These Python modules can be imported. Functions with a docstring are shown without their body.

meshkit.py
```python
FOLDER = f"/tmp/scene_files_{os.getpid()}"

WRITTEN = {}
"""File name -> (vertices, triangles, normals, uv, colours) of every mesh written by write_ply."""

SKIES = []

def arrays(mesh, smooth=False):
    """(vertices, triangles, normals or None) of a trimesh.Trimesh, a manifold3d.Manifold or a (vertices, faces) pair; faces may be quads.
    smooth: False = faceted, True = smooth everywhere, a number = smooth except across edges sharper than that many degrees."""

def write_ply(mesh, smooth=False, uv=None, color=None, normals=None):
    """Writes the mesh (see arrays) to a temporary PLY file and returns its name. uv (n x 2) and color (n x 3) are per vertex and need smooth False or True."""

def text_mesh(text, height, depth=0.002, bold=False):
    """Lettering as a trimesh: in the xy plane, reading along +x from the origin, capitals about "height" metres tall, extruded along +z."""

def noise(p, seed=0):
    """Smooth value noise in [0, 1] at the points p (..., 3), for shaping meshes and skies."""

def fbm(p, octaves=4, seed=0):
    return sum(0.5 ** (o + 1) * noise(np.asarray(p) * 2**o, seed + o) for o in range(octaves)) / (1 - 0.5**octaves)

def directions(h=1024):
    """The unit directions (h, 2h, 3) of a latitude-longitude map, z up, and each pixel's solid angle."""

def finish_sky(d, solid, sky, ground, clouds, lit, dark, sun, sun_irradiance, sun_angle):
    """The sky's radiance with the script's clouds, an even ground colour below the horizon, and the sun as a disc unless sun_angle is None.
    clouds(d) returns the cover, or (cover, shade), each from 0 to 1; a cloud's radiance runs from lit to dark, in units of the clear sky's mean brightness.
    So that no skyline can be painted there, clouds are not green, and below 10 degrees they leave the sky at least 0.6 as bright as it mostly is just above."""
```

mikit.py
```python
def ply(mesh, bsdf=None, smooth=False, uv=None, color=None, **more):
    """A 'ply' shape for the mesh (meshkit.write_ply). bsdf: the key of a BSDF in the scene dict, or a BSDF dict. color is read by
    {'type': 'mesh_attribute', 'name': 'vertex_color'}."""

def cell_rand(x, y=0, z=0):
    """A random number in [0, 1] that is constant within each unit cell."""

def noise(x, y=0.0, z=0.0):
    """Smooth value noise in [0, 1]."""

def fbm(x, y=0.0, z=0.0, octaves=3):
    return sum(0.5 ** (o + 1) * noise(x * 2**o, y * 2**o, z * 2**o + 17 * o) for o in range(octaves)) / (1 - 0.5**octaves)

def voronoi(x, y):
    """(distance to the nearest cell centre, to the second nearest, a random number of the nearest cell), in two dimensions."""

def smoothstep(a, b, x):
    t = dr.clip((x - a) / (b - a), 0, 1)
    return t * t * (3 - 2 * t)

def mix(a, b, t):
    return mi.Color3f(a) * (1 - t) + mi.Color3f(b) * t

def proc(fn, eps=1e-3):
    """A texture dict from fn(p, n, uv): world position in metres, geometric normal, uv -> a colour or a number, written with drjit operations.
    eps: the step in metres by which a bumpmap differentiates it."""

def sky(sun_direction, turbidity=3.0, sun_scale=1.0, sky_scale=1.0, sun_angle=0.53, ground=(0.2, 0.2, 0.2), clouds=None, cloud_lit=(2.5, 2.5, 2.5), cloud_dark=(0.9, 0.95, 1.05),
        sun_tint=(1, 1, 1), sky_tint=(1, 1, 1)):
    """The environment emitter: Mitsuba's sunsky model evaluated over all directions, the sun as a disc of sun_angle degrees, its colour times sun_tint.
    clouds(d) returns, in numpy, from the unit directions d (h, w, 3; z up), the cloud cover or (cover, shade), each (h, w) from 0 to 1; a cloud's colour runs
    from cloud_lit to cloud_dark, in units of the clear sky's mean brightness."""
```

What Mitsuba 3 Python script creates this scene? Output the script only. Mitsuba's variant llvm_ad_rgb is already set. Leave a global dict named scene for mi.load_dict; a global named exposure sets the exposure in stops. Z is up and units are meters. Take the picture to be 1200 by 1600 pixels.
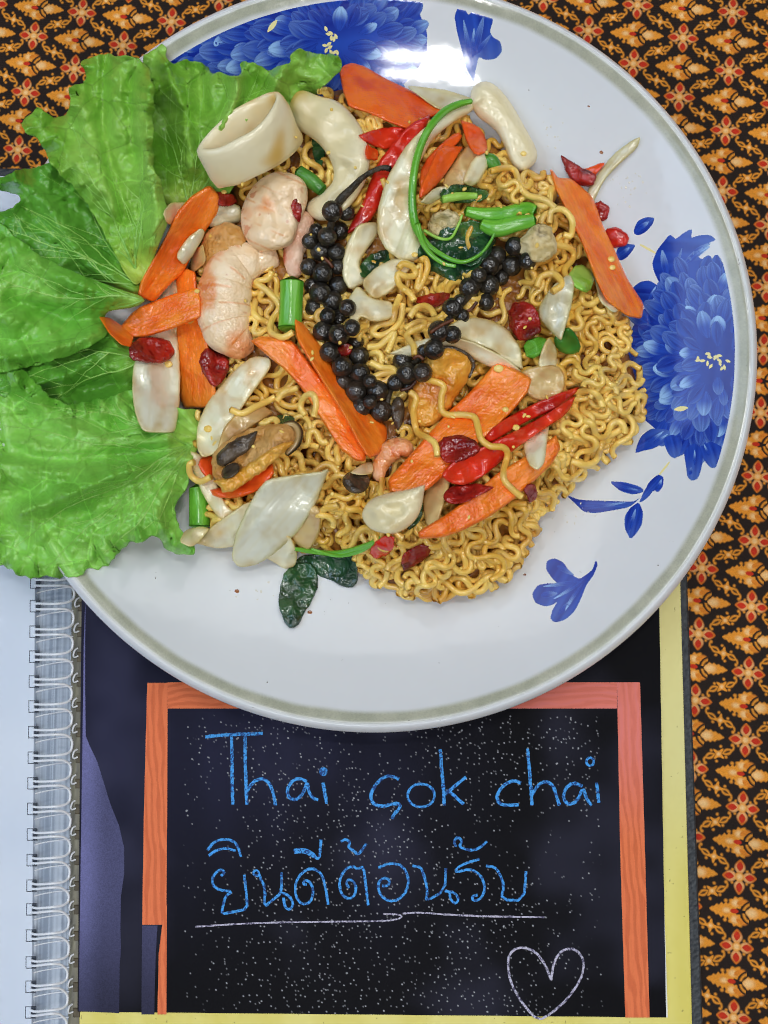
import math, random
import numpy as np
import drjit as dr
import mitsuba as mi
import shapely
from shapely.geometry import Polygon, LineString
from scipy.spatial import Delaunay
from scipy.ndimage import map_coordinates, gaussian_filter, gaussian_filter1d
from scipy.interpolate import RBFInterpolator
import trimesh
import mikit, meshkit
from mikit import noise, fbm, voronoi, smoothstep, mix, proc, cell_rand

rng = np.random.default_rng(7)
random.seed(7)
scene, labels = {}, {}
T = mi.ScalarTransform4f

# ------------------------------------------------------------------ camera, lamps, exposure
TH, FOC, CAMH = math.radians(5.0), 1931.0, 0.515
CAM = np.array([0, -CAMH * math.tan(TH), CAMH])
FW = -CAM / np.linalg.norm(CAM); RT = np.array([1.0, 0, 0]); UP = np.cross(RT, FW)
scene['camera'] = {'type': 'perspective', 'fov_axis': 'y', 'fov': 2 * math.degrees(math.atan(800 / FOC)), 'near_clip': 0.01, 'far_clip': 20.0,
                   'to_world': T().look_at(origin=CAM.tolist(), target=[0, 0, 0], up=[0, 1, 0])}
exposure = 0.16

def lamp(key, loc, target, w, h, rgb, label):
    v = np.array([[-w/2, -h/2, 0], [w/2, -h/2, 0], [w/2, h/2, 0], [-w/2, h/2, 0]])
    m = np.array(T().look_at(origin=list(loc), target=list(target), up=[0.01, 1, 0.02]).matrix, float)
    wv = v @ m[:3, :3].T + m[:3, 3]
    f = np.array([[0, 1, 2], [0, 2, 3]])
    nrm = np.cross(wv[1] - wv[0], wv[2] - wv[0])
    if nrm @ (np.array(target) - np.array(loc)) < 0: f = f[:, ::-1]
    scene[key] = mikit.ply((wv, f), 'matte_white', emitter={'type': 'area', 'radiance': {'type': 'rgb', 'value': list(rgb)}})
    labels[key] = {'label': label, 'category': 'lamp'}

scene['matte_white'] = {'type': 'diffuse', 'reflectance': {'type': 'rgb', 'value': [.7, .7, .7]}}
lamp('added_light_panel', (0.1, 1.05, 1.75), (0.1, 0.9, 0), 1.7, 1.1, (1.32, 1.34, 1.36), 'wide unseen light panel added beyond the top of the photo')  # unseen soft panels added as fill, standing in for room light
lamp('added_light_panel_001', (0.0, -1.75, 1.75), (0, -1.5, 0), 1.8, 0.9, (1.2, 1.22, 1.25), 'wide unseen light panel added behind the photographer')
lamp('added_light_panel_002', (-1.45, 0.0, 1.5), (-0.6, 0, 0), 1.0, 1.6, (1.35, 1.8, 2.4), 'cool unseen light panel added to the left of the table')
lamp('added_light_panel_003', (1.55, 0.1, 1.7), (1.0, 0.1, 0), 0.9, 1.6, (1.42, 1.42, 1.40), 'warm unseen light panel added to the right of the table')
for i_, (x_, y_, w_, b_) in enumerate([(-.21, -.495, .32, 50), (-.21, -.605, .32, 50), (.16, -1.0, .75, 45), (.1, .42, .75, 58), (.1, .60, .75, 58)]):  # short pair follows the plate glare; long tubes added for sparkle
    lamp(f'glare_sparkle_tube_{i_:03d}' if i_ else 'glare_sparkle_tube', (x_, y_, 2.0), (x_, y_, 0), w_, .055, (b_ * .98, b_ * .98, b_ * .97), ['first short', 'second short', 'added rearmost long', 'added third long', 'added farthest long'][i_] + ' bright tube lamp on the ceiling above the table')

# ------------------------------------------------------------------ helpers
def P(q, z):
    """Photo pixel(s) seen at height z millimetres -> world point(s) on that level."""
    q = np.atleast_2d(np.asarray(q, float)); z = np.broadcast_to(np.asarray(z, float), (len(q),)) / 1000.0
    d = FW * FOC + RT * (q[:, :1] - 600) + UP * (800 - q[:, 1:2])
    return CAM + d * ((z - CAM[2]) / d[:, 2])[:, None]

def S(r, g, b):
    c = np.array([r, g, b], float) / 255
    return [float(x) for x in np.where(c < .04045, c / 12.92, ((c + .055) / 1.055) ** 2.4)]

def tag(key, label=None, cat=None, group=None, kind=None):
    d = labels.setdefault(key, {})
    if label: d['label'] = label
    if cat: d['category'] = cat
    if group: d['group'] = group
    if kind: d['kind'] = kind

used = {}
def numbered(name):
    n = used.get(name, -1) + 1; used[name] = n
    return name if n == 0 else f'{name}_{n:03d}'

def put(name, mesh, mat, parent=None, label=None, cat=None, group=None, kind=None, uv=None, smooth=True, color=None):
    key = numbered(f'{parent}__{name}' if parent else name)
    scene[key] = mikit.ply(mesh, 'mat_' + mat, smooth=smooth, uv=uv, color=color)
    if label or cat or group or kind: tag(key, label, cat, group, kind)
    return key

def thing(name, label, cat, group=None):
    key = numbered(name); tag(key, label, cat, group); return key

def principled(fn, rough=.3, spec=.5, bump=None, bscale=1e-3, eps=1e-4, **kw):
    col = proc(fn) if callable(fn) else {'type': 'rgb', 'value': list(fn)}
    b = {'type': 'principled', 'base_color': col, 'roughness': rough, 'specular': spec, **kw}
    if bump is not None: b = {'type': 'bumpmap', 'tex': proc(bump, eps), 'scale': bscale, 'bsdf': b}
    return {'type': 'twosided', 'bsdf': b}

def C3(c): return mi.Color3f(float(c[0]), float(c[1]), float(c[2]))

# height map (mm above the table) of what is already lying there, on photo pixels every 2 px
GX, GY, GS = -80, -80, 2.0
Hm = np.full((900, 690), 5.0)
def hget(q, order=1):
    q = np.atleast_2d(q)
    return map_coordinates(Hm, [(q[:, 1] - GY) / GS, (q[:, 0] - GX) / GS], order=order, mode='nearest')
def hput(q, z, r=1):
    i = np.round((q[:, 1] - GY) / GS).astype(int); j = np.round((q[:, 0] - GX) / GS).astype(int)
    for a in range(-r, r + 1):
        for b in range(-r, r + 1):
            ii, jj = np.clip(i + a, 0, Hm.shape[0] - 1), np.clip(j + b, 0, Hm.shape[1] - 1)
            np.maximum.at(Hm, (ii, jj), z)

def chaikin(p, n=2, closed=True, w=.25):
    p = np.asarray(p, float)
    for _ in range(n):
        q = np.roll(p, -1, 0) if closed else p[1:]
        a = p if closed else p[:-1]
        new = np.stack([a * (1 - w) + q * w, a * w + q * (1 - w)], 1).reshape(-1, 2)
        p = new if closed else np.vstack([p[:1], new, p[-1:]])
    return p

def resample(p, step, closed=True):
    p = np.asarray(p, float)
    if closed: p = np.vstack([p, p[:1]])
    s = np.r_[0, np.cumsum(np.linalg.norm(np.diff(p, axis=0), axis=1))]
    n = max(int(s[-1] / step), 4)
    t = np.linspace(0, s[-1], n, endpoint=not closed)
    return np.stack([np.interp(t, s, p[:, k]) for k in range(p.shape[1])], 1)

def spline(p, step=3.0):
    """Catmull-Rom through points (any dimension), evenly resampled."""
    p = np.asarray(p, float); q = np.vstack([2 * p[0] - p[1], p, 2 * p[-1] - p[-2]])
    out = []
    for i in range(len(p) - 1):
        a, b, c, d = q[i:i + 4]; t = np.linspace(0, 1, 14, endpoint=False)[:, None]
        out.append(.5 * (2 * b + (c - a) * t + (2 * a - 5 * b + 4 * c - d) * t**2 + (3 * b - a - 3 * c + d) * t**3))
    w = np.vstack(out + [p[-1:]])
    s = np.r_[0, np.cumsum(np.linalg.norm(np.diff(w[:, :2], axis=0), axis=1))]
    n = max(int(s[-1] / step), 4)
    return np.stack([np.interp(np.linspace(0, s[-1], n), s, w[:, k]) for k in range(w.shape[1])], 1)

def tri(poly, pts):
    d = Delaunay(pts).simplices
    c = pts[d].mean(1)
    d = d[shapely.contains_xy(poly, c[:, 0], c[:, 1])]
    a, b, cc = pts[d[:, 0]], pts[d[:, 1]], pts[d[:, 2]]
    ar = (b[:, 0] - a[:, 0]) * (cc[:, 1] - a[:, 1]) - (b[:, 1] - a[:, 1]) * (cc[:, 0] - a[:, 0])
    d = d[np.abs(ar) > 1e-6]; ar = ar[np.abs(ar) > 1e-6]
    return np.where((ar > 0)[:, None], d[:, ::-1], d)      # photo y runs down: this faces +z

def fill(poly_pts, s, edges=()):
    poly = Polygon(poly_pts).buffer(0)
    if poly.geom_type != 'Polygon': poly = max(poly.geoms, key=lambda g: g.area)
    B = resample(np.array(poly.exterior.coords)[:-1], s)
    rings = [B]
    for e in edges:
        g = poly.buffer(-e)
        for h in getattr(g, 'geoms', [g]):
            if not h.is_empty: rings.append(resample(np.array(h.exterior.coords)[:-1], s))
    x0, y0, x1, y1 = poly.bounds
    gx, gy = np.meshgrid(np.arange(x0, x1, s), np.arange(y0, y1, s * .87)); gx = gx + (np.arange(len(gx)) % 2)[:, None] * s / 2
    G = np.stack([gx.ravel(), gy.ravel()], 1)
    core = poly.buffer(-(max(edges) if len(edges) else 0) - .6 * s)
    if not core.is_empty: G = G[shapely.contains_xy(core, G[:, 0], G[:, 1])]
    else: G = G[:0]
    pts = np.vstack(rings + [G])
    poly2 = Polygon(B).buffer(0)
    return poly2, pts, len(B), tri(poly2, pts)

def axis_uv(pts):
    c = pts.mean(0); _, _, vt = np.linalg.svd(pts - c, full_matrices=False)
    a = vt[0] if vt[0][np.argmax(np.abs(vt[0]))] > 0 else -vt[0]; b = np.array([-a[1], a[0]])
    return np.stack([(pts - c) @ a, (pts - c) @ b], 1)

PXMM = 0.25
def slab(name, outline, Tk, mat, parent=None, label=None, cat=None, group=None, edge=8, cw=.25, jit=0., flex=.35, lift=0., arch=0., cross=0., rough=0., smooth_n=1,
         pct=70, s=3.0, top=None, bottom_flat=False, wave=0., tiltz=None, foot=.85):
    """A piece of food with the given outline and real thickness Tk (mm), rounded at its rim, lying on what is below it."""
    g_ = Polygon(outline).buffer(0).buffer(2.2 if smooth_n else 0, join_style='mitre', mitre_limit=1.6)
    o_ = chaikin(np.array(max(getattr(g_, 'geoms', [g_]), key=lambda g: g.area).exterior.coords)[:-1], smooth_n, True, cw)
    if jit:
        o_ = resample(o_, 3.0); c_ = o_.mean(0); i_ = np.arange(len(o_))
        o_ = o_ + (o_ - c_) / np.linalg.norm(o_ - c_, axis=1, keepdims=True) * ((meshkit.fbm(np.c_[o_ / 7., i_ * 0 + len(scene)], 3) - .5) * 2.4 * jit)[:, None]
    poly, pts, nb, F = fill(o_, s, (edge * .12, edge * .4, edge * .75))
    d = shapely.distance(shapely.points(pts), poly.exterior); d[:nb] = 0
    pr = np.sqrt(np.clip(1 - (1 - np.clip(d / edge, 0, 1)) ** 2, 0, 1))
    uv = axis_uv(pts); L, W = np.abs(uv[:, 0]).max(), np.abs(uv[:, 1]).max()
    h = hget(pts)
    A = np.stack([np.ones(len(pts)), pts[:, 0], pts[:, 1]], 1)
    co = np.linalg.lstsq(A, h, rcond=None)[0]
    base = (A @ co) * (1 - flex) + h * flex if flex else A @ co
    if flex:
        r = RBFInterpolator(pts[::max(1, len(pts) // 60)], base[::max(1, len(pts) // 60)], kernel='thin_plate_spline', smoothing=50.)
        base = r(pts)
    off = np.percentile(h - base, pct)
    zc = base + off + Tk / 2 * foot + lift
    zc = zc + arch * (1 - (uv[:, 0] / L) ** 2) + cross * (1 - (uv[:, 1] / W) ** 2)
    if tiltz is not None: zc = zc + tiltz[0] * uv[:, 0] / L + tiltz[1] * uv[:, 1] / W
    sd = len(scene)
    if wave: zc = zc + wave * (meshkit.fbm(np.c_[pts / 28., np.full(len(pts), sd * 3.1)], 2) - .5) * 2
    nz = (meshkit.fbm(np.c_[pts / 9., np.full(len(pts), sd * 1.7)], 3) - .5) * 2 * rough
    zt = zc + Tk / 2 * pr + nz * pr
    if top is not None: zt = zt + top(pts, uv / [L, W], pr)
    zb = zc - Tk / 2 * pr
    inner = np.arange(nb, len(pts))
    remap = np.arange(len(pts)); remap[inner] = len(pts) + np.arange(len(inner))
    V = np.vstack([P(pts, zt), P(pts[inner], zb[inner])])
    FF = np.vstack([F, remap[F][:, ::-1]])
    UVf = uv * PXMM; UVall = np.vstack([UVf, UVf[inner]])
    hput(pts, zt)
    col = None
    if mat.startswith('onion'):      # flesh greyish and clear in the middle, yellower towards the cut rims, stained by sauce in places
        a_, b_, st_ = [np.array(x) for x in ONION[mat]]
        sd_ = np.full(len(pts), sd * 2.3)
        line = meshkit.noise(np.c_[uv[:, 1] / 4.5, uv[:, 0] / 60., sd_]) * .6 + meshkit.noise(np.c_[uv[:, 1] / 9., uv[:, 0] / 90., sd_ + 3]) * .4
        e_ = np.clip(np.exp(-d / 5.0) * .8 + .6 * (line - .42), 0, 1)[:, None]
        k_ = np.clip((meshkit.fbm(np.c_[pts / 26., sd_], 3) - .45) * 3.2, 0, 1)[:, None] * .75
        col = (a_ * (1 - e_) + b_ * e_); col = col * (1 - k_) + st_ * k_
        col = np.vstack([col, col[inner]])
    return put(name, (V, FF), mat, parent, label, cat, group, uv=UVall, color=col)

def sweep_arrays(X, R, n=8, flat=1.0, cap=True):
    """Tube round world points X (k,3) with radii R (k,) metres. flat scales the thickness along the local up."""
    k = len(X); t = np.gradient(X, axis=0); t /= np.linalg.norm(t, axis=1, keepdims=True) + 1e-12
    side = np.cross(t, [0, 0, 1.0]); side /= np.linalg.norm(side, axis=1, keepdims=True) + 1e-9
    upv = np.cross(side, t)
    a = np.arange(n) / n * 2 * np.pi
    ring = np.cos(a)[None, :, None] * side[:, None] + flat * np.sin(a)[None, :, None] * upv[:, None]
    V = X[:, None] + ring * R[:, None, None]
    idx = np.arange(k * n).reshape(k, n); nx = np.roll(idx, -1, 1)
    F = np.stack([idx[:-1], nx[:-1], nx[1:], idx[1:]], -1).reshape(-1, 4)
    F = np.vstack([F[:, [0, 1, 2]], F[:, [0, 2, 3]]])[:, ::-1]
    V = V.reshape(-1, 3)
    uv = np.stack([np.repeat(np.r_[0, np.cumsum(np.linalg.norm(np.diff(X, axis=0), axis=1))] * 1000, n), np.tile(a / (2 * np.pi), k)], 1)
    if cap:
        V = np.vstack([V, X[:1] - t[:1] * R[0] * .5, X[-1:] + t[-1:] * R[-1] * .5]); m = k * n
        F = np.vstack([F, np.stack([np.full(n, m), idx[0], nx[0]], 1)[:, ::-1], np.stack([np.full(n, m + 1), nx[-1], idx[-1]], 1)[:, ::-1]])
        uv = np.vstack([uv, uv[:1], uv[-1:]])
    return V, F, uv

def tube(name, pts, rad, mat, parent=None, label=None, cat=None, group=None, n=10, flat=1.0, lift=0., settle=True, z=None, step=3.0, smooth_z=6, rfn=None, sag=.8):
    """A stem or strand: photo path pts with radii rad in photo pixels (per control point), lying on what is below."""
    pts = np.asarray(pts, float); rad = np.broadcast_to(np.asarray(rad, float), (len(pts),))
    q = spline(np.c_[pts, rad] if z is None else np.c_[pts, rad, z], step)
    r = q[:, 2] * PXMM
    if rfn is not None: r = r * rfn(np.linspace(0, 1, len(q)))
    if z is None:
        zz = gaussian_filter1d(np.maximum(hget(q[:, :2]), gaussian_filter1d(hget(q[:, :2]), smooth_z)), smooth_z) + r * flat * sag + lift
    else: zz = q[:, 3]
    hput(q[:, :2], zz + r * flat, r=max(1, int(np.mean(q[:, 2]) / 2.5)))
    V, F, uv = sweep_arrays(P(q[:, :2], zz), r / 1000, n, flat)
    return put(name, (V, F), mat, parent, label, cat, group, uv=uv)

def join(parts):
    vs, fs, us, n = [], [], [], 0
    for p in parts:
        vs.append(p[0]); fs.append(np.asarray(p[1]) + n); n += len(p[0])
        if len(p) > 2: us.append(p[2])
    return np.vstack(vs), np.vstack(fs), (np.vstack(us) if us else None)

def box(x0, y0, x1, y1, z0, z1, bev=.3):
    """A slab between photo pixels seen at z1, from z0 to z1 mm, with a small bevel."""
    c = P([[x0, y1], [x1, y1], [x1, y0], [x0, y0]], z1)[:, :2]
    return quad_slab(c, z0, z1, bev)
def quad_slab(c, z0, z1, bev=.3):
    m = c.mean(0); inn = c - (c - m) / np.linalg.norm(c - m, axis=1, keepdims=True) * bev / 1000 * 1.4
    V = np.vstack([np.c_[c, np.full(4, z0 / 1000)], np.c_[c, np.full(4, (z1 - bev) / 1000)], np.c_[inn, np.full(4, z1 / 1000)]])
    F = [[8, 9, 10], [8, 10, 11]]
    for k in range(2):
        for i in range(4):
            a, b = k * 4 + i, k * 4 + (i + 1) % 4
            F += [[a, b, b + 4], [a, b + 4, a + 4]]
    F += [[0, 2, 1], [0, 3, 2]]
    return V, np.array(F)

# ------------------------------------------------------------------ materials
# tablecloth: printed lattice of red flowers, gold flame motifs and curls. World metres -> lattice cells.
CU = [-1.7019, 2.4208, -.2173, -.0267, .0302, -.0048]; CV = [8.2125, -.4635, -3.7276, .0239, .0486, -.0245]
DARK, GOLD, ORNG, PALE, RED = C3(S(38, 27, 22)), C3(S(230, 148, 48)), C3(S(208, 108, 32)), C3(S(246, 200, 136)), C3(S(198, 52, 26))
def lens(x, y, x0, x1, w, peak=.5):
    t = dr.clip((x - x0) / (x1 - x0), 0, 1)
    tt = dr.select(t < peak, t / peak * .5, .5 + (t - peak) / (1 - peak) * .5)
    return dr.abs(y) - w * dr.power(dr.maximum(dr.sin(tt * math.pi), 1e-4), .85) + dr.select((x < x0) | (x > x1), 9.0, 0.0)
def cloth(p, n, uv):
    x, y = p.x * 10, p.y * 10
    s = CU[0] + CU[1] * x + CU[2] * y + CU[3] * x * x + CU[4] * x * y + CU[5] * y * y
    t = CV[0] + CV[1] * x + CV[2] * y + CV[3] * x * x + CV[4] * x * y + CV[5] * y * y
    s = s + .006 * (noise(p.x * 300, p.y * 300) - .5); t = t + .01 * (noise(p.x * 300, p.y * 300, 5) - .5)
    def cell(a, b): return (s - a - dr.round(s - a)) * 148, (t - b - dr.round(t - b)) * 94
    def near(off):
        ax, ay = cell(off[0][0], off[0][1]); bx, by = cell(off[1][0], off[1][1])
        k = ax * ax + ay * ay < bx * bx + by * by
        return dr.select(k, ax, bx), dr.select(k, ay, by)
    col = DARK
    def lay(col, c, d, soft=1.9): return mix(col, c, 1 - smoothstep(-soft, soft, d))
    # red flower
    fx, fy = near([(0, 0), (.5, .5)])
    fx, fy = fx * 1.02, fy * 1.04
    X, Y = dr.maximum(dr.abs(fx), dr.abs(fy)), dr.minimum(dr.abs(fx), dr.abs(fy))
    pet = lens(X, Y, 3, 25, 7.5, .45)
    col = lay(col, mix(ORNG, PALE, smoothstep(22, 12, X) * .5), pet)
    col = lay(col, RED, lens(X, Y, 8, 21.5, 4.6, .5), 1.0)
    fr = dr.sqrt(fx * fx + fy * fy)
    col = lay(col, mix(PALE, GOLD, smoothstep(1, 7, fr)), fr - 6.5)
    dx, dy = dr.abs(fx) - 10.5, dr.abs(fy) - 9
    col = lay(col, GOLD, dr.sqrt(dx * dx + dy * dy) - 1.6)
    # flame motif
    cx, cy = near([(.5, 0), (0, .5)])
    cx, cy = cx * 1.02 + 5, cy * 1.08
    wob = 1.6 * dr.sin(cx * .9)
    left = lens(cx, cy, -36, 2, 10.5 + wob, .68)
    col = lay(col, mix(GOLD, PALE, 1 - smoothstep(0, 9, dr.sqrt(dr.square(cx + 11) + dr.square(cy) * 2))), left)
    ly = dr.abs(cy) - 12
    lobe = dr.sqrt(dr.square(cx - 2 - ly * .35) * .75 + ly * ly) - 9.4 - 1.2 * dr.cos(dr.atan2(ly, cx - 2) * 7)
    col = lay(col, mix(PALE, GOLD, smoothstep(1, 8, dr.sqrt(dr.square(cx - 1) + ly * ly))), lobe)
    col = lay(col, mix(ORNG, GOLD, .5), lens(cx - ly * .8, ly - 2, 2, 18, 5, .3))
    sx = dr.abs(cy) - 14
    col = lay(col, GOLD, dr.sqrt(dr.square(cx + 13) + sx * sx) - 2.4)
    col = lay(col, DARK, dr.abs(dr.sqrt(dr.square(cx - 24) + cy * cy * .8) - 14.5) - 1.3 + dr.select(cx > 20, 9., 0.), .9)
    arc = dr.abs(dr.sqrt(dr.square(cx - 24) + cy * cy * .8) - 11.3) - 1.5 + dr.select((cx > 21) | (dr.abs(cy) < 2), 9., 0.)
    col = lay(col, GOLD, arc)
    rt = lens(cx, cy, 15, 50, 8.6 + wob * .6, .3)
    col = lay(col, mix(PALE, GOLD, smoothstep(1, 10, dr.sqrt(dr.square(cx - 24) * .6 + cy * cy))), rt)
    col = lay(col, RED, dr.sqrt(cx * cx * .35 + cy * cy) - 3.4, .9)
    # curls between them
    q = []
    for sg in (1, -1):
        gx, gy = near([(.25, .25 * sg), (.75, -.25 * sg)])
        gx2, gy2 = near([(.25, -.25 * sg), (.75, .25 * sg)])
        a = 1 if sg > 0 else -1
        gx, gy = gx * 1.06, gy * 1.10
        ux, uy = gx * .87 + gy * .5 * a, (-gx * .5 * a + gy * .87)
        m = dr.select(ux < 0, -1., 1.)
        vx, vy = ux * m, uy * m * a
        leaf = dr.abs(lens(vx, vy + 2.5, 5, 22, 4.6, .5) + 1.4) - 1.5
        hook = dr.abs(dr.sqrt(dr.square(vx - 20) + dr.square(vy - 2.5)) - 5.6) - 1.3 + dr.select((vy > 4.5) | (vx < 19), 9., 0.)
        knob = dr.sqrt(dr.square(vx - 25) + dr.square(vy - 4)) - 2.2
        rr = dr.sqrt(gx * gx + gy * gy); th = dr.atan2(uy, ux)
        star = rr - 5.0 - 5.2 * dr.power(dr.abs(dr.cos(th * 2 + .8)), 5)
        kx, ky = dr.abs(ux) - 8, dr.abs(uy) - 9
        col = lay(col, GOLD, dr.minimum(dr.minimum(leaf, hook), knob))
        col = lay(col, mix(PALE, GOLD, smoothstep(0, 5, rr)), dr.minimum(star, dr.sqrt(kx * kx + ky * ky) - 1.9))
    w = noise(p.x * 2500, p.y * 5200) * .25 + .85
    return col * w * (.76 + .3 * fbm(p.x * 60, p.y * 60))
scene['mat_cloth_print'] = principled(cloth, rough=.75, spec=.2, bump=lambda p, n, uv: dr.sin(p.y * 6300 + p.x * 300) * .5 + noise(p.x * 900, p.y * 900), bscale=8e-5, eps=5e-5)

# plate
PC, PR = np.array([-0.0038, 0.0634]), 0.1516
PK = 1.0455
def glaze(p, n, uv):
    dx, dy = p.x - float(PC[0]), p.y - float(PC[1])
    r = dr.sqrt(dx * dx + dy * dy) * 1000 / PK
    r = r + 0.5 * (noise(p.x * 90, p.y * 90) - .5)
    w = mix(C3([.70, .725, .745]), C3([.64, .665, .685]), fbm(p.x * 25, p.y * 25, p.z * 25))
    band = smoothstep(136.4, 138.6, r) * (1 - smoothstep(140.4, 142.6, r)) * smoothstep(.03, .032, p.z)
    g = mix(C3(S(176, 176, 150)), C3(S(140, 143, 112)), fbm(p.x * 160, p.y * 160)) * (.86 + .28 * noise(p.x * 2600, p.y * 2600, p.z * 900))
    w = mix(w, g, band * .8)
    spk = noise(p.x * 420, p.y * 420) + .12 * noise(p.x * 1900, p.y * 1900)
    w = mix(w, C3(S(90, 80, 70)), smoothstep(1.075, 1.09, spk) * .8)
    return w
scene['mat_plate_glaze'] = principled(glaze, rough=.08, spec=.5, bump=lambda p, n, uv: fbm(p.x * 120, p.y * 120, p.z * 120), bscale=1.0e-4, eps=3e-4)
BD, BM, BL = C3(S(20, 38, 138)), C3(S(42, 80, 182)), C3(S(150, 190, 232))
def blue(p, n, uv):
    k = dr.floor(uv.x * .5); a = (uv.x - 2 * k) * 2 - 1; v = uv.y; tone = k / 9.
    st = noise(a * 5 + k * 7.3, v * 1.7 + k * 3.1) * .6 + noise(a * 11 + k, v * 2.5, k) * .4
    L = dr.power(tone, 1.4) * smoothstep(.35, .95, v) * (1 - .75 * a * a) * (.35 + 1.2 * st)
    edge = smoothstep(.62, .78, dr.abs(a)) * (1 - smoothstep(.85, .97, dr.abs(a))) * smoothstep(.2, .9, v) * .28 * (.4 + tone)
    c = mix(BD, BM, dr.clip(st * 1.1 - .15 + .25 * tone, 0, 1))
    return mix(c, BL, dr.clip(L + edge, 0, 1))
scene['mat_blue_print'] = principled(blue, rough=.08, spec=.5)
scene['mat_yellow_print'] = principled(S(226, 216, 150), rough=.15, spec=.5)

# menu
def page_black(p, n, uv):
    c = mix(C3([.004, .004, .006]), C3([.020, .020, .034]), smoothstep(.42, .8, fbm(p.x * 28, p.y * 28)))
    hz = smoothstep(.06, -.02, p.x + .0) * smoothstep(-.2, -.09, p.y)  # bluish reflection haze at upper left, painted into the page colour
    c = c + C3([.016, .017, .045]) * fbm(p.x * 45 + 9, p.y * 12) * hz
    v1, _, r1 = voronoi(p.x * 480 + 0.3 * p.y * 480, p.y * 480)
    inb = smoothstep(-.0815, -.0805, p.x) * (1 - smoothstep(.087, .088, p.x)) * smoothstep(-.083, -.0845, p.y)
    dens = smoothstep(.25, .75, fbm(p.x * 22 + 3, p.y * 22))
    sp = (1 - smoothstep(.08, .20, v1)) * smoothstep(.95, 1.02, r1 + .17 * dens) * inb
    v2, _, r2 = voronoi(p.x * 620, p.y * 560 + p.x * 240)
    sp2 = (1 - smoothstep(.10, .25, v2)) * smoothstep(.96, 1.0, r2 + .16 * dens) * inb * .45
    return mix(c, C3([.42, .43, .46]), dr.clip(sp * (.35 + .6 * r1) + sp2, 0, 1))
scene['mat_page_black'] = principled(page_black, rough=.5, spec=.06, bump=lambda p, n, uv: fbm(p.x * 40, p.y * 40), bscale=1.5e-4, eps=5e-4)
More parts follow.
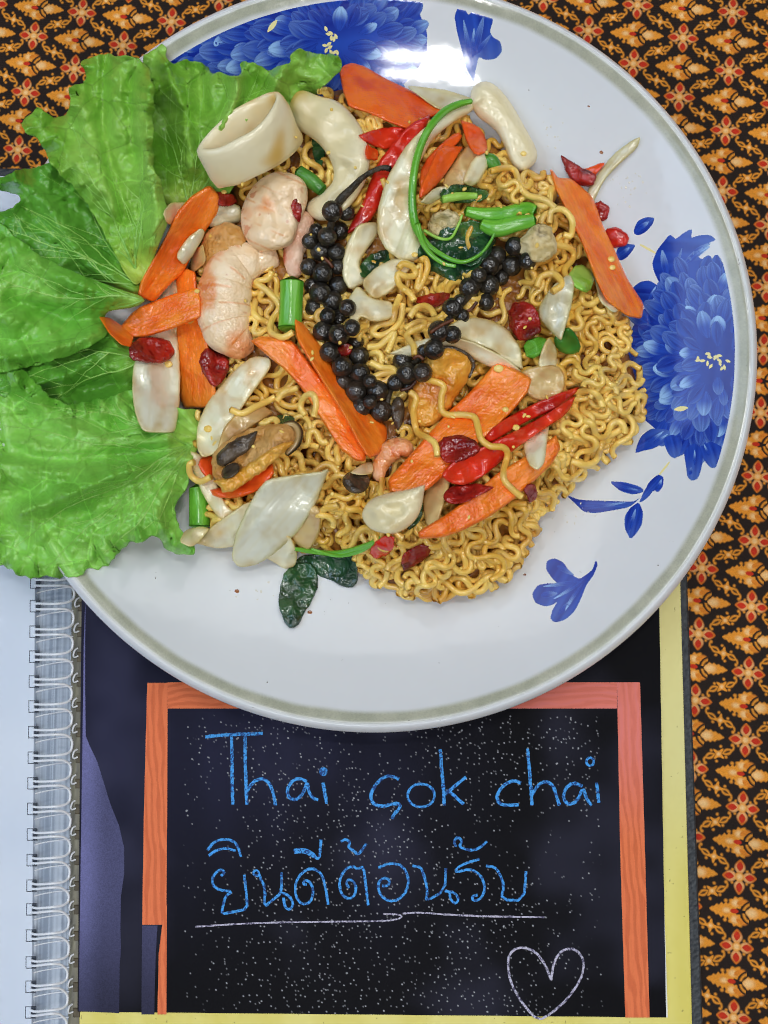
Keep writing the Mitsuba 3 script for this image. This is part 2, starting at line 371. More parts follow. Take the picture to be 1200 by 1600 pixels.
def purple(p, n, uv):  # reflection haze as colour, fading downward; also colours the printed hinge
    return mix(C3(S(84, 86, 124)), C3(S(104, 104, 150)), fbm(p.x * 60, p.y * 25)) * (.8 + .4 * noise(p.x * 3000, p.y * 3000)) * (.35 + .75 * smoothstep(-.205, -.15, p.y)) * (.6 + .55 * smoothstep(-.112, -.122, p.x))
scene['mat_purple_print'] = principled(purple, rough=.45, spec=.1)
def wood(p, n, uv):
    a, b = uv.y, uv.x
    w = b * .03 + fbm(b * .05, a * .22) * 3.0
    g = dr.abs(dr.sin((a * 1.15 + w * 1.9))) 
    f = noise(a * 14, b * .5)
    c = mix(C3(S(236, 128, 82)), C3(S(190, 84, 50)), smoothstep(.55, .95, g) * .38 + f * .3)
    pk = smoothstep(-.14, -.09, p.y) * smoothstep(-.06, 0.02, p.x)
    return mix(c, C3(S(222, 128, 128)), pk * (.45 + .35 * (1 - g)))
scene['mat_wood_print'] = principled(wood, rough=.45, spec=.1)
def chalkfn(c1, c2):
    return lambda p, n, uv: mix(C3(c2), C3(c1), smoothstep(.28, .6, noise(p.x * 2400, p.y * 2400) * .6 + noise(p.x * 900, p.y * 900, 3) * .4))
scene['mat_chalk_blue'] = principled(chalkfn(S(66, 158, 232), S(18, 62, 126)), rough=.5, spec=.2)
scene['mat_chalk_white'] = principled(chalkfn(S(190, 186, 206), S(70, 66, 92)), rough=.5, spec=.2)
def gold(p, n, uv):
    sp = smoothstep(.95, .98, noise(p.x * 700, p.y * 700))
    c = mix(C3(S(212, 198, 84)), C3(S(226, 216, 126)), fbm(p.x * 90, p.y * 20))
    c = mix(c, C3(S(222, 216, 160)), smoothstep(-.17, -.09, p.y) * .6)
    return mix(c, C3(S(120, 105, 50)), sp * .6)
scene['mat_gold_board'] = principled(gold, rough=.4, spec=.4, bump=lambda p, n, uv: fbm(p.x * 300, p.y * 300), bscale=2e-4)
scene['mat_leather'] = principled(lambda p, n, uv: mix(C3([.020, .024, .030]), C3([.05, .058, .066]), noise(p.x * 900, p.y * 900)), rough=.5, spec=.4,
                              bump=lambda p, n, uv: voronoi(p.x * 600, p.y * 900)[0] + .5 * fbm(p.x * 1000, p.y * 1000), bscale=4e-4, eps=1e-4)
scene['mat_paper'] = principled(lambda p, n, uv: mix(C3([.56, .63, .74]), C3([.64, .70, .79]), fbm(p.x * 30, p.y * 30)), rough=.45, spec=.35)
scene['mat_paper_edge'] = principled([.7, .7, .68], rough=.5)
scene['mat_wire_white'] = principled([.82, .84, .87], rough=.25, spec=.5)
def gut(p, n, uv):
    st = noise(p.x * 700, p.y * 6) * .6 + noise(p.x * 2200, p.y * 12) * .4  # streaks paint reflections of the back wires into the colour
    c = mix(C3(S(138, 150, 166)), C3(S(190, 200, 212)), smoothstep(.25, .8, st))
    return mix(c, C3(S(120, 116, 92)), smoothstep(-.1265, -.1225, p.x) * .8)
scene['mat_gutter'] = principled(gut, rough=.2, spec=.5)
scene['mat_hole_brown'] = principled(lambda p, n, uv: mix(C3(S(92, 82, 58)), C3(S(60, 54, 42)), fbm(p.x * 500, p.y * 500)), rough=.5)
scene['mat_page_strip'] = principled(lambda p, n, uv: mix(C3(S(128, 124, 104)), C3(S(96, 94, 86)), noise(p.x * 800, p.y * 120)), rough=.3)
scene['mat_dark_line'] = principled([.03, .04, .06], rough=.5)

# food
def wet(f1, f2=0, a2=0): return lambda p, n, uv: fbm(p.x * f1, p.y * f1, p.z * f1) + (a2 * noise(p.x * f2, p.y * f2, p.z * f2) if a2 else 0)
def two(c1, c2, f, c3=None, f3=0, lo=.3, hi=.7):
    def fn(p, n, uv):
        c = mix(C3(c1), C3(c2), smoothstep(lo, hi, fbm(p.x * f, p.y * f, p.z * f)))
        if c3 is not None: c = mix(c, C3(c3), smoothstep(.56, .74, fbm(p.x * f3 + 7, p.y * f3, p.z * f3)))
        return c
    return fn
def carrotfn(p, n, uv):
    c = mix(C3(S(238, 104, 12)), C3(S(246, 134, 34)), smoothstep(.3, .7, fbm(p.x * 120, p.y * 120, p.z * 120)))
    c = mix(c, C3(S(250, 158, 60)), smoothstep(.5, .8, noise(uv.y * 1.1, uv.x * .07, 2)) * .28)
    return mix(c, C3(S(214, 80, 12)), smoothstep(.58, .75, fbm(p.x * 70 + 3, p.y * 70, p.z * 70)) * .5) * (.92 + .16 * noise(uv.y * 5, uv.x * .5))
crb = lambda p, n, uv: fbm(p.x * 600, p.y * 600, p.z * 600) + .5 * noise(p.x * 1400, p.y * 1400, p.z * 1400) + .18 * noise(uv.y * 3.5, uv.x * .25)
scene['mat_carrot'] = principled(carrotfn, rough=.2, spec=.55, bump=crb, bscale=4.6e-4, clearcoat=1.0, clearcoat_gloss=.92)
scene['mat_carrot_deep'] = principled(two(S(234, 96, 22), S(240, 116, 32), 140, S(220, 78, 18), 70), rough=.2, spec=.55, bump=wet(700, 1500, .5), bscale=5e-4, clearcoat=1.0, clearcoat_gloss=.92)
ONION = {'onion': (S(234, 231, 202), S(218, 198, 122), S(198, 156, 76)), 'onion_clear': (S(216, 216, 196), S(206, 194, 124), S(182, 156, 88)), 'onion_brown': (S(208, 184, 128), S(200, 160, 86), S(176, 122, 60))}
onb = lambda p, n, uv: noise(uv.y * 1.3, uv.x * .06) * .5 + .5 * fbm(p.x * 500, p.y * 500, p.z * 500)
for k, rg in (('onion', .2), ('onion_clear', .16), ('onion_brown', .2)):
    scene['mat_' + k] = {'type': 'twosided', 'bsdf': {'type': 'bumpmap', 'tex': proc(onb, 1e-4), 'scale': 3.0e-4, 'bsdf': {'type': 'principled', 'base_color': {'type': 'mesh_attribute', 'name': 'vertex_color'}, 'roughness': rg, 'specular': .55, 'clearcoat': 1.0, 'clearcoat_gloss': .92}}}
scene['mat_squid'] = principled(two(S(224, 210, 164), S(232, 222, 186), 50, S(208, 170, 88), 48), rough=.27, spec=.5, bump=wet(160, 900, .25), bscale=2.8e-4, clearcoat=1.0, clearcoat_gloss=.92)
def shrimpfn(p, n, uv):
    c = mix(C3(S(234, 198, 150)), C3(S(242, 222, 188)), fbm(p.x * 160, p.y * 160, p.z * 160))
    seg = dr.abs(uv.x / 7.2 - dr.round(uv.x / 7.2))
    line = (1 - smoothstep(.0, .1, seg)) * smoothstep(.35, .6, fbm(p.x * 240, p.y * 240, 4))
    c = mix(c, C3(S(222, 130, 58)), dr.clip(line * .5 + smoothstep(.48, .74, fbm(p.x * 85 + 3, p.y * 85, p.z * 60)) * .8, 0, 1))
    return mix(c, C3(S(204, 96, 40)), smoothstep(.7, .8, fbm(p.x * 210, p.y * 210, 8)) * .6)
scene['mat_shrimp'] = principled(shrimpfn, rough=.2, spec=.55, bump=wet(380, 1300, .4), bscale=7e-4, clearcoat=1.0, clearcoat_gloss=.92)
scene['mat_shrimp_pink'] = principled(two(S(222, 168, 136), S(232, 196, 168), 150, S(196, 96, 60), 120), rough=.2, spec=.5, bump=wet(380, 1300, .4), bscale=8e-4)
scene['mat_mussel_orange'] = principled(two(S(224, 154, 44), S(232, 178, 78), 90, S(204, 122, 34), 70), rough=.2, spec=.55, bump=wet(300, 1200, .5), bscale=8e-4, clearcoat=1.0, clearcoat_gloss=.92)
scene['mat_mussel_brown'] = principled(two(S(198, 142, 70), S(220, 172, 104), 200, S(126, 84, 46), 120), rough=.22, spec=.5, bump=wet(420, 1400, .5), bscale=1.1e-3)
scene['mat_mussel_dark'] = principled(two(S(52, 42, 34), S(84, 70, 54), 300), rough=.2, spec=.6, bump=wet(600), bscale=8e-4)
scene['mat_mussel_lip'] = principled(lambda p, n, uv: mix(C3(S(178, 150, 96)), C3(S(34, 30, 28)), smoothstep(.25, .4, uv.y) * (1 - smoothstep(.72, .85, uv.y))), rough=.2, spec=.5)
scene['mat_grey_meat'] = principled(two(S(198, 176, 120), S(220, 204, 158), 260, S(92, 76, 54), 180), rough=.25, spec=.5, bump=wet(500, 1500, .5), bscale=1e-3)
scene['mat_peppercorn_black'] = principled(two(S(26, 23, 20), S(44, 40, 33), 240, S(52, 40, 30), 130), rough=.2, spec=.6, bump=wet(420, 1500, .3), bscale=6e-4, clearcoat=.6, clearcoat_gloss=.9)
scene['mat_pepper_stem'] = principled(two(S(40, 36, 28), S(70, 60, 44), 300), rough=.4, spec=.4, bump=wet(900), bscale=1e-3)
scene['mat_pepper_husk'] = principled(two(S(64, 34, 24), S(110, 62, 34), 300), rough=.35, spec=.4)
scene['mat_chili_red'] = principled(two(S(204, 34, 18), S(222, 62, 28), 90, S(170, 24, 16), 80), rough=.18, spec=.55, bump=wet(240, 1100, .2), bscale=6e-4, clearcoat=1.0, clearcoat_gloss=.92)
scene['mat_chili_dark'] = principled(two(S(130, 18, 16), S(170, 34, 24), 140, S(96, 14, 14), 120), rough=.17, spec=.6, bump=wet(420, 1200, .3), bscale=1.2e-3, clearcoat=1.0, clearcoat_gloss=.92)
scene['mat_pepper_orange'] = principled(two(S(228, 76, 22), S(240, 100, 30), 80), rough=.2, spec=.5, bump=wet(300, 1200, .2), bscale=5e-4, clearcoat=1.0, clearcoat_gloss=.92)
scene['mat_stem_green'] = principled(lambda p, n, uv: mix(C3(S(70, 150, 30)), C3(S(122, 196, 62)), noise(uv.y * 12, uv.x * .05) * .7 + .3 * fbm(p.x * 120, p.y * 120)), rough=.25, spec=.5, bump=lambda p, n, uv: noise(uv.y * 16, uv.x * .1) + .3 * fbm(p.x * 900, p.y * 900, p.z * 900), bscale=3e-4, clearcoat=1.0, clearcoat_gloss=.92)
scene['mat_stem_lime'] = principled(two(S(126, 190, 48), S(160, 208, 90), 150), rough=.22, spec=.5, bump=wet(500, 1400, .3), bscale=4e-4)
scene['mat_stem_dark'] = principled(two(S(52, 112, 36), S(84, 146, 54), 120), rough=.22, spec=.5, bump=wet(400), bscale=4e-4)
scene['mat_basil'] = principled(two(S(18, 50, 30), S(38, 82, 44), 130, S(66, 110, 52), 90), rough=.15, spec=.65, bump=wet(260, 900, .3), bscale=1.4e-3, clearcoat=1.0, clearcoat_gloss=.92)
def noodfn(p, n, uv):
    k = fbm(p.x * 45, p.y * 45, p.z * 80)
    c = mix(C3(S(224, 176, 70)), C3(S(242, 208, 108)), smoothstep(.3, .7, k))
    c = mix(c, C3(S(214, 184, 108)), smoothstep(.55, .8, noise(p.x * 210, p.y * 210, p.z * 210)) * .5)
    return mix(c, C3(S(176, 106, 34)), smoothstep(.54, .76, fbm(p.x * 80 + 5, p.y * 80, p.z * 110)) * .5)
scene['mat_noodle'] = principled(noodfn, rough=.2, spec=.55, bump=wet(400, 1500, .3), bscale=3e-4, clearcoat=.6, clearcoat_gloss=.92)
scene['mat_noodle_sauce'] = principled(two(S(136, 82, 30), S(172, 116, 46), 130, S(92, 54, 24), 90), rough=.25, spec=.5, bump=wet(260, 900, .4), bscale=1.5e-3)
scene['mat_seed'] = principled(two(S(222, 186, 84), S(236, 208, 120), 300), rough=.25, spec=.5)
scene['mat_sauce'] = principled(two(S(96, 50, 22), S(140, 80, 34), 200), rough=.15, spec=.6)
def lettucefn(hue):
    def fn(p, n, uv):
        # uv: x = angle round the stem (scaled), y = distance from the stem
        wx = uv.x + .18 * (fbm(p.x * 90, p.y * 90) - .5); wy = uv.y + .25 * (fbm(p.x * 80 + 4, p.y * 80) - .5)
        d1, d2, _ = voronoi(wx * 1.0, wy * .8)
        e1 = 1 - smoothstep(.0, .055, d2 - d1)
        a1, a2, _ = voronoi(wx * 3.1 + 5, wy * 2.6)
        e2 = 1 - smoothstep(.0, .09, a2 - a1)
        k = fbm(p.x * 35, p.y * 35, p.z * 35)
        c = mix(C3(hue[0]), C3(hue[1]), smoothstep(.3, .7, k))
        c = mix(c, C3(hue[2]), (1 - smoothstep(.2, 1.6, uv.y)) * .75)
        c = mix(c, c * 1.32 + C3([.012, .016, .01]), dr.clip(e1 * .7 + e2 * .28, 0, 1) * smoothstep(.40, .55, fbm(p.x * 40 + 8, p.y * 40)))
        c = mix(c, c * .62, e1 * .5 * (1 - smoothstep(.40, .55, fbm(p.x * 40 + 8, p.y * 40))))
        return c * (.92 + .16 * noise(p.x * 700, p.y * 700, p.z * 700))
    return fn
def lettucebump(p, n, uv):
    wx = uv.x + .18 * (fbm(p.x * 90, p.y * 90) - .5); wy = uv.y + .25 * (fbm(p.x * 80 + 4, p.y * 80) - .5)
    d1, d2, _ = voronoi(wx * 1.0, wy * .8); a1, a2, _ = voronoi(wx * 3.1 + 5, wy * 2.6)
    return -1.0 * (1 - smoothstep(0, .16, d2 - d1)) - .45 * (1 - smoothstep(0, .2, a2 - a1)) + .5 * fbm(p.x * 260, p.y * 260, p.z * 260)
HUES = {'lettuce_mid': (S(114, 172, 54), S(144, 194, 82), S(188, 212, 90)), 'lettuce_dark': (S(84, 150, 46), S(106, 172, 64), S(140, 190, 70)),
        'lettuce_bright': (S(104, 174, 58), S(134, 196, 82), S(170, 208, 90))}
for k, hcol in HUES.items():
    scene['mat_' + k] = principled(lettucefn(hcol), rough=.28, spec=.5, bump=lettucebump, bscale=3.2e-4, eps=2e-4)

scene['mat_lettuce_vein'] = principled(two(S(132, 186, 82), S(156, 202, 102), 60), rough=.35, spec=.4)

# ------------------------------------------------------------------ the surface: a printed tablecloth
g = np.linspace(-.8, .8, 2)
scene['tablecloth'] = mikit.ply((np.array([[-.8, -.8, 0], [.8, -.8, 0], [.8, .8, 0], [-.8, .8, 0]]), np.array([[0, 1, 2], [0, 2, 3]])), 'mat_cloth_print')
tag('tablecloth', 'dark tablecloth printed with red and gold floral motifs', kind='structure')

# ------------------------------------------------------------------ the menu book
menu = thing('menu_book', 'wire bound menu open at a black chalkboard page, lying under the plate', 'menu')
def pslab(q, z0, z1, bev=.3): return quad_slab(P(np.array(q, float), z1)[:, :2][::-1] if False else P(np.array(q, float), z1)[:, :2], z0, z1, bev)
put('cover', pslab([(-420, 1660), (1101, 1660), (1052, 262), (-400, 262)], .05, 2.2, .8), 'leather', menu, 'black leatherette cover edge', smooth=False)
put('board', pslab([(123, 1650), (1083, 1650), (1046, 268), (138, 268)], 2.2, 3.4, .3), 'gold_board', menu, 'yellow inner board', smooth=False)
put('left_page', pslab([(-410, 1648), (49, 1648), (60, 275), (-390, 275)], 2.2, 5.2, .2), 'paper', menu, 'blank white page', smooth=False)
rp = put('right_page', pslab([(121, 1581), (1041, 1590), (1019, 275), (134, 275)], 3.4, 4.6, .15), 'page_black', menu, 'black page printed with a chalkboard', smooth=False)
Z0 = 4.6
def flat(outline, lz, n=0, s=14):
    if n == 0:
        pts = np.array(shapely.segmentize(Polygon(outline), s).exterior.coords)[:-1]; F = tri(Polygon(outline), pts)
    else: poly, pts, nb, F = fill(chaikin(outline, n), s)
    return P(pts, Z0 + lz), F, pts
def sheet(name, outline, lz, mat, parent, n=0, label=None):
    V, F, pts = flat(outline, lz, n)
    put(name, (V, F), mat, parent, label, uv=axis_uv(pts) * PXMM, smooth=False)
# purple reflection haze along the spiral, put in as a coloured sheet
sheet('purple_haze_sheet', [(134, 920), (133, 1000), (133, 1080), (134, 1150), (140, 1165), (152, 1190), (163, 1225), (172, 1255), (186, 1290), (194, 1325), (194, 1365), (189, 1400), (188, 1450), (189, 1480), (187, 1510), (186, 1583), (123, 1580), (124, 1500), (126, 1350), (129, 1150), (131, 1000)], .12, 'purple_print', rp, label='purple grey reflection haze with wavy edge, painted as a sheet')
FRM = [[(230, 1067), (262, 1067), (261, 1300), (260, 1410), (259, 1445), (245, 1445), (222, 1445), (225, 1260)],
       [(262, 1073), (964, 1073), (964, 1107), (262, 1107)], [(262, 1066), (964, 1066), (964, 1073), (262, 1073)],
       [(964, 1066), (1000, 1066), (1007, 1300), (1015, 1590), (977, 1590), (969, 1330)],
       [(261, 1412), (260, 1585), (246, 1585), (248, 1490), (254, 1440)]]
for i, o in enumerate(FRM): sheet('frame_print', o, .10 + .02 * i, 'wood_print', rp)
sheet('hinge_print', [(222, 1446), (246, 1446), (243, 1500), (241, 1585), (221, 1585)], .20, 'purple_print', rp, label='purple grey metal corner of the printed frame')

def ribbon(path, w, lz, closed=False, sm=1, rnd=.35, off=(280, 1100), k=.6):
    q = np.array(path, float) * k + off
    q = resample(chaikin(q, sm, closed), 1.6, closed)
    if closed: q = np.vstack([q, q[:1]])
    t = np.gradient(q, axis=0); t /= np.linalg.norm(t, axis=1, keepdims=True) + 1e-9
    nrm = np.c_[-t[:, 1], t[:, 0]]
    i = np.arange(len(q)); sd = float(q[0].sum())
    wl = w * (1 + rnd * (meshkit.fbm(np.c_[i / 2.3, i * 0 + sd, i * 0], 3) - .5) * 2); wr = w * (1 + rnd * (meshkit.fbm(np.c_[i / 2.3, i * 0 + sd, i * 0 + 9], 3) - .5) * 2)
    A, B = q + nrm * wl[:, None], q - nrm * wr[:, None]
    V = P(np.vstack([A, B]), Z0 + lz); m = len(q); a = np.arange(m - 1)
    F = np.vstack([np.stack([a, a + 1, a + m + 1], 1), np.stack([a, a + m + 1, a + m], 1)])
    e1, e2 = V[F[:, 1]] - V[F[:, 0]], V[F[:, 2]] - V[F[:, 0]]
    fl = np.cross(e1, e2)[:, 2] < 0; F[fl] = F[fl][:, ::-1]
    return V, F
def circ(cx, cy, rx, ry=None, n=12):
    ry = ry or rx; a = np.arange(n) / n * 6.2832
    return np.c_[cx + rx * np.cos(a), cy + ry * np.sin(a)]
LINE1 = [[(68, 86), (100, 82), (140, 79), (218, 77)], [(136, 85), (138, 150), (138, 210), (140, 262)], [(172, 82), (172, 150), (174, 210), (176, 262)], [(176, 228), (192, 203), (212, 194), (230, 200), (241, 220), (247, 242), (251, 264)],
         [(332, 202), (312, 192), (292, 202), (280, 225), (286, 246), (306, 250), (324, 232), (334, 200), (338, 230), (348, 246), (362, 249)], [(375, 205), (379, 232), (384, 260)],
         [(572, 196), (552, 186), (528, 192), (508, 214), (497, 240), (506, 262), (532, 267), (562, 258), (576, 262), (572, 276), (560, 285), (554, 299)],
         [(680, 118), (684, 170), (688, 215), (690, 264)], [(747, 190), (722, 210), (692, 236)], [(704, 228), (722, 244), (741, 261)],
         [(890, 206), (872, 198), (846, 210), (826, 236), (832, 260), (856, 264), (884, 262)], [(907, 116), (912, 170), (916, 220), (919, 264)], [(918, 238), (934, 210), (956, 200), (974, 212), (982, 238), (990, 264)],
         [(1050, 214), (1024, 204), (1004, 222), (1000, 248), (1014, 263), (1036, 254), (1052, 216), (1060, 246), (1074, 264)], [(1087, 205), (1090, 232), (1093, 257)]]
LINE1C = [circ(630, 238, 36, 31), circ(1070, 150, 10, 11)]
L2 = [[(96, 190), (108, 182), (104, 169), (86, 172), (69, 194), (68, 220), (92, 238), (136, 241), (112, 258), (104, 290), (98, 318), (140, 310), (186, 301), (182, 250), (175, 186)],
      [(52, 104), (76, 72), (120, 66), (150, 80), (164, 126)], [(56, 122), (76, 106), (112, 96), (146, 106)],
      [(222, 190), (206, 186), (206, 172), (222, 172), (226, 190), (246, 232), (240, 296), (270, 270), (300, 246), (300, 178)], [(300, 246), (326, 256), (341, 285), (326, 305), (310, 292), (306, 262)],
      [(456, 286), (448, 230), (435, 182), (400, 162), (366, 180), (345, 216), (346, 256), (366, 286), (396, 280), (407, 245), (400, 215), (380, 202), (370, 216), (384, 220)], [(340, 104), (366, 99), (402, 110), (426, 142), (432, 68)], [(342, 112), (374, 108), (420, 132)],
      [(590, 288), (583, 230), (574, 156), (556, 168), (536, 156), (510, 170), (492, 206), (498, 250), (525, 269), (549, 250), (548, 216), (528, 200), (514, 212), (526, 230)], [(498, 76), (514, 66), (530, 78), (522, 94), (540, 104), (556, 122), (584, 82)],
      [(624, 162), (666, 146), (706, 156), (726, 196), (720, 240), (692, 270), (660, 276), (630, 256), (621, 216), (640, 195), (662, 202), (658, 222), (636, 224)],
      [(738, 156), (766, 160), (776, 184), (790, 245), (780, 276), (846, 240), (850, 164)], [(846, 240), (882, 246), (894, 270), (880, 284), (864, 266), (862, 240)],
      [(962, 134), (926, 144), (890, 160), (880, 180), (930, 165), (966, 186), (981, 222), (976, 252), (960, 271), (940, 272), (938, 258), (956, 254)], [(884, 92), (876, 74), (890, 58), (906, 74), (892, 92), (930, 106), (962, 98), (987, 74)],
      [(984, 157), (1012, 159), (1030, 182), (1045, 222), (1034, 270), (1112, 272), (1118, 174)]]
put('chalk_writing', join([ribbon(s, 2.5, .16) for s in LINE1] + [ribbon(c, 1.9, .17, True) for c in LINE1C] + [ribbon(circ(375, 176, 6), 3.4, .17, True)])[:2], 'chalk_blue', rp, 'blue chalk lettering reading Thai cok chai', smooth=False)
put('chalk_writing', join([ribbon(s, 2.0, .16, off=(300, 1280), k=.4667) for s in L2])[:2], 'chalk_blue', rp, 'blue chalk line of Thai script', smooth=False)
put('chalk_underline', join([ribbon([(12, 360), (160, 350), (300, 345), (480, 343), (650, 341), (694, 334), (704, 323), (680, 317), (640, 318)], 1.3, .16, off=(300, 1280), k=.4667), ribbon([(704, 316), (760, 312), (860, 320), (1000, 326), (1180, 328)], 1.4, .17, off=(300, 1280), k=.4667)])[:2], 'chalk_white', rp, 'pale chalk underline', smooth=False)
put('chalk_heart', ribbon([(935, 826), (893, 780), (862, 725), (854, 668), (868, 640), (895, 633), (928, 644), (954, 680), (968, 718), (969, 718), (976, 668), (1000, 638), (1034, 638), (1056, 670), (1048, 715), (1010, 770), (970, 805)], 1.8, .16, True)[:2], 'chalk_white', rp, 'pale chalk heart', smooth=False)
# white page edge, hole strip, gutter, wire loops
put('page_edge', pslab([(1040, 1590), (1043.5, 1590), (1021.5, 900), (1018, 900)], 3.4, 4.4, .1), 'paper_edge', rp, smooth=False)
put('gutter', pslab([(46, 1648), (124, 1648), (136, 275), (58, 275)], 2.2, 2.7, .1), 'gutter', menu, 'grey see through spine between the pages', smooth=False)
put('page_strip', pslab([(106, 1648), (123, 1648), (136, 275), (117, 275)], 2.7, 3.3, .1), 'page_strip', menu, smooth=False)
ty = [871, 910, 947, 987, 1026, 1065, 1104, 1144, 1184, 1224, 1264, 1304, 1344, 1384, 1421, 1462, 1504, 1542, 1582, 1622]
tx = [53.5 - (y - 910) * .0135 + (max(0, y - 1250) * .004) for y in ty]
for y, x in zip(ty, tx):
    put('page_tab', box(x - 5.5, y - 8.5, x + 2.5, y + 8.5, 4.9, 5.7, .2), 'paper', menu, smooth=False)
    put('page_slot_shade', box(x - 6.5, y - 9.7, x + 9.5, y + 9.7, 4.9, 5.28, .05), 'dark_line', menu, smooth=False)  # dark slab put in for the shade around each punched tab
    put('binding_hole', box(x + 68, y - 7, x + 79, y + 8, 3.2, 3.75, .3), 'hole_brown', menu, smooth=False)
for i in range(len(ty) - 1):
    y0, y1 = ty[i] + 4.5, ty[i + 1] - 4.0; x0 = (tx[i] + tx[i + 1]) / 2; sl = (y0 - 910) * .004
    L = 62 - sl * 1.0 + rng.normal() * .8
    q = [(x0 + 1, y0, 5.2), (x0 + 10, y0 + .5, 8.5), (x0 + 32, y0 + .3 - sl, 12.5), (x0 + L - 12, y0 + .6 - sl, 11), (x0 + L - 3, y0 + 4, 9), (x0 + L + .5, y0 + 11, 8), (x0 + L, (y0 + y1) / 2 + 3, 7.5), (x0 + L - 2, y1 - 7, 8), (x0 + L - 10, y1 - 2, 10), (x0 + 32, y1 + .5, 12), (x0 + 10, y1 + sl, 8.5), (x0 + 1, y1, 5.2)]
    q = np.array(q); w = spline(np.c_[q[:, :2], q[:, 2]], 2.0)
    V, F, uv = sweep_arrays(P(w[:, :2], w[:, 2]), np.full(len(w), .0005), 8)
    wl = put('wire_loop', (V, F), 'wire_white', menu)
    q2 = np.array([(x0 + 4, y0 + 12, 3.0), (x0 + 20, y0 + 8, 2.9), (x0 + 45, y0 + 4, 3.2), (x0 + 62, y0 + 3, 3.8)])
    w = spline(q2, 3.0); V, F, uv = sweep_arrays(P(w[:, :2], w[:, 2]), np.full(len(w), .00028), 6)
    put('back_wire', (V, F), 'wire_white', wl)
    q3 = np.array([(x0 + L + 8, y1 - 9, 5.), (x0 + L + 4, y1 - 6, 6.), (x0 + L + 1.5, y1 + 1, 6.), (x0 + L + 3, y1 + 5, 5.), (x0 + L + 9, y1 + 3, 4.)])
    w = spline(q3, 1.5); V, F, uv = sweep_arrays(P(w[:, :2], w[:, 2]), np.full(len(w), .00036), 6)
    put('hook', (V, F), 'wire_white', wl)

# ------------------------------------------------------------------ the plate
def zp(r):
    """height (mm) of the plate's upper face at radius r (mm)"""
    r = np.asarray(r, float) / PK
    z = 10.5 + 25.5 * np.clip((r - 68) / 73, 0, 1) ** 1.7
    return np.where(r > 142, 36.3 - 3.2 * np.clip((r - 142) / 3, 0, 1) ** 2, z)
plate = thing('dinner_plate', 'round white glazed plate with olive rim band and painted blue flowers', 'plate')
prof = [(0.0001, zp(0))] + [(r, zp(r * PK)) for r in np.r_[np.linspace(10, 68, 8), np.linspace(70, 141, 37), np.linspace(141.5, 145, 15)]]
prof += [(145.2, 32.0), (144.8, 31.0), (143, 29.6), (130, 23.5), (110, 14.5), (90, 9.0), (70, 7.0), (66, 6.9), (65, 4.8), (62, 4.7), (61, 6.5), (40, 7.0), (0.0001, 7.0)]
def lathe(prof, n=360):
    pr = np.array(prof, float) / 1000; a = np.arange(n) / n * 2 * np.pi; k = len(pr); pr[:, 0] *= PK
    V = np.stack([PC[0] + pr[:, :1] * np.cos(a), PC[1] + pr[:, :1] * np.sin(a), np.repeat(pr[:, 1:], n, 1)], -1).reshape(-1, 3)
    idx = np.arange(k * n).reshape(k, n); nx = np.roll(idx, -1, 1)
    F = np.stack([idx[:-1], idx[1:], nx[1:], nx[:-1]], -1).reshape(-1, 4)
    return V, np.vstack([F[:, [0, 1, 2]], F[:, [0, 2, 3]]])[:, ::1]
V, F = lathe(prof)
n0 = np.cross(V[F[5000, 1]] - V[F[5000, 0]], V[F[5000, 2]] - V[F[5000, 0]])
if n0[2] < 0: F = F[:, ::-1]
put('body', (V, F), 'plate_glaze', plate, smooth=True)

def on_plate(q, lift):
    q = np.atleast_2d(np.asarray(q, float)); z = np.full(len(q), 20.0)
    for _ in range(25):
        w = P(q, z); z = .5 * z + .5 * zp(np.linalg.norm(w[:, :2] - PC, axis=1) * 1000)
    return P(q, z + lift), np.linalg.norm(w[:, :2] - PC, axis=1) * 1000
def petal(c, ang, ln, wd, tone, lz, m=9, n=6, bend=0., tip=.75, sharp=.7):
    t = np.linspace(0, 1, m); a = np.linspace(-1, 1, n)
    wv = wd * np.power(np.clip(np.sin(np.pi * np.power(t, 1 / (2 * (1 - tip) + .5)) * .97 + .03 * np.pi * (1 - t)), 0, 1), sharp)
    th = ang + bend * (t - .3)
    dx = np.cumsum(np.r_[0, np.cos(th[1:]) * ln / (m - 1)]); dy = np.cumsum(np.r_[0, np.sin(th[1:]) * ln / (m - 1)])
    X = c[0] + dx[:, None] - np.sin(th)[:, None] * wv[:, None] * a; Y = c[1] + dy[:, None] + np.cos(th)[:, None] * wv[:, None] * a
    pts = np.stack([X.ravel(), Y.ravel()], 1)
    k = int(np.clip(round(tone * 9), 0, 9))
    uv = np.stack([np.tile(a * .48 + .5, m) + 2 * k, np.repeat(t, n)], 1)
    idx = np.arange(m * n).reshape(m, n)
    F = np.stack([idx[:-1, :-1], idx[1:, :-1], idx[1:, 1:], idx[:-1, 1:]], -1).reshape(-1, 4); F = np.vstack([F[:, [0, 1, 2]], F[:, [0, 2, 3]]])
    return pts, F, uv, lz
def decal(name, pieces, label, mat='blue_print', rmax=142.6):
    out = []
    for pts, F, uv, lz in pieces:
        V, r = on_plate(pts, lz)
        if rmax:
            over = r > rmax
            if over.all(): continue
            w = V[over] - np.array([PC[0], PC[1], 0]); rr = np.linalg.norm(w[:, :2], axis=1)
            V[over, :2] = PC + w[:, :2] / rr[:, None] * rmax / 1000; V[over, 2] = (zp(rmax) + lz) / 1000
        e = np.cross(V[F[:, 1]] - V[F[:, 0]], V[F[:, 2]] - V[F[:, 0]]); F = np.where((e[:, 2] < 0)[:, None], F[:, ::-1], F)
        out.append((V, F, uv))
    V, F, uv = join(out)
    put(name, (V, F), mat, plate, label, uv=uv, smooth=True)
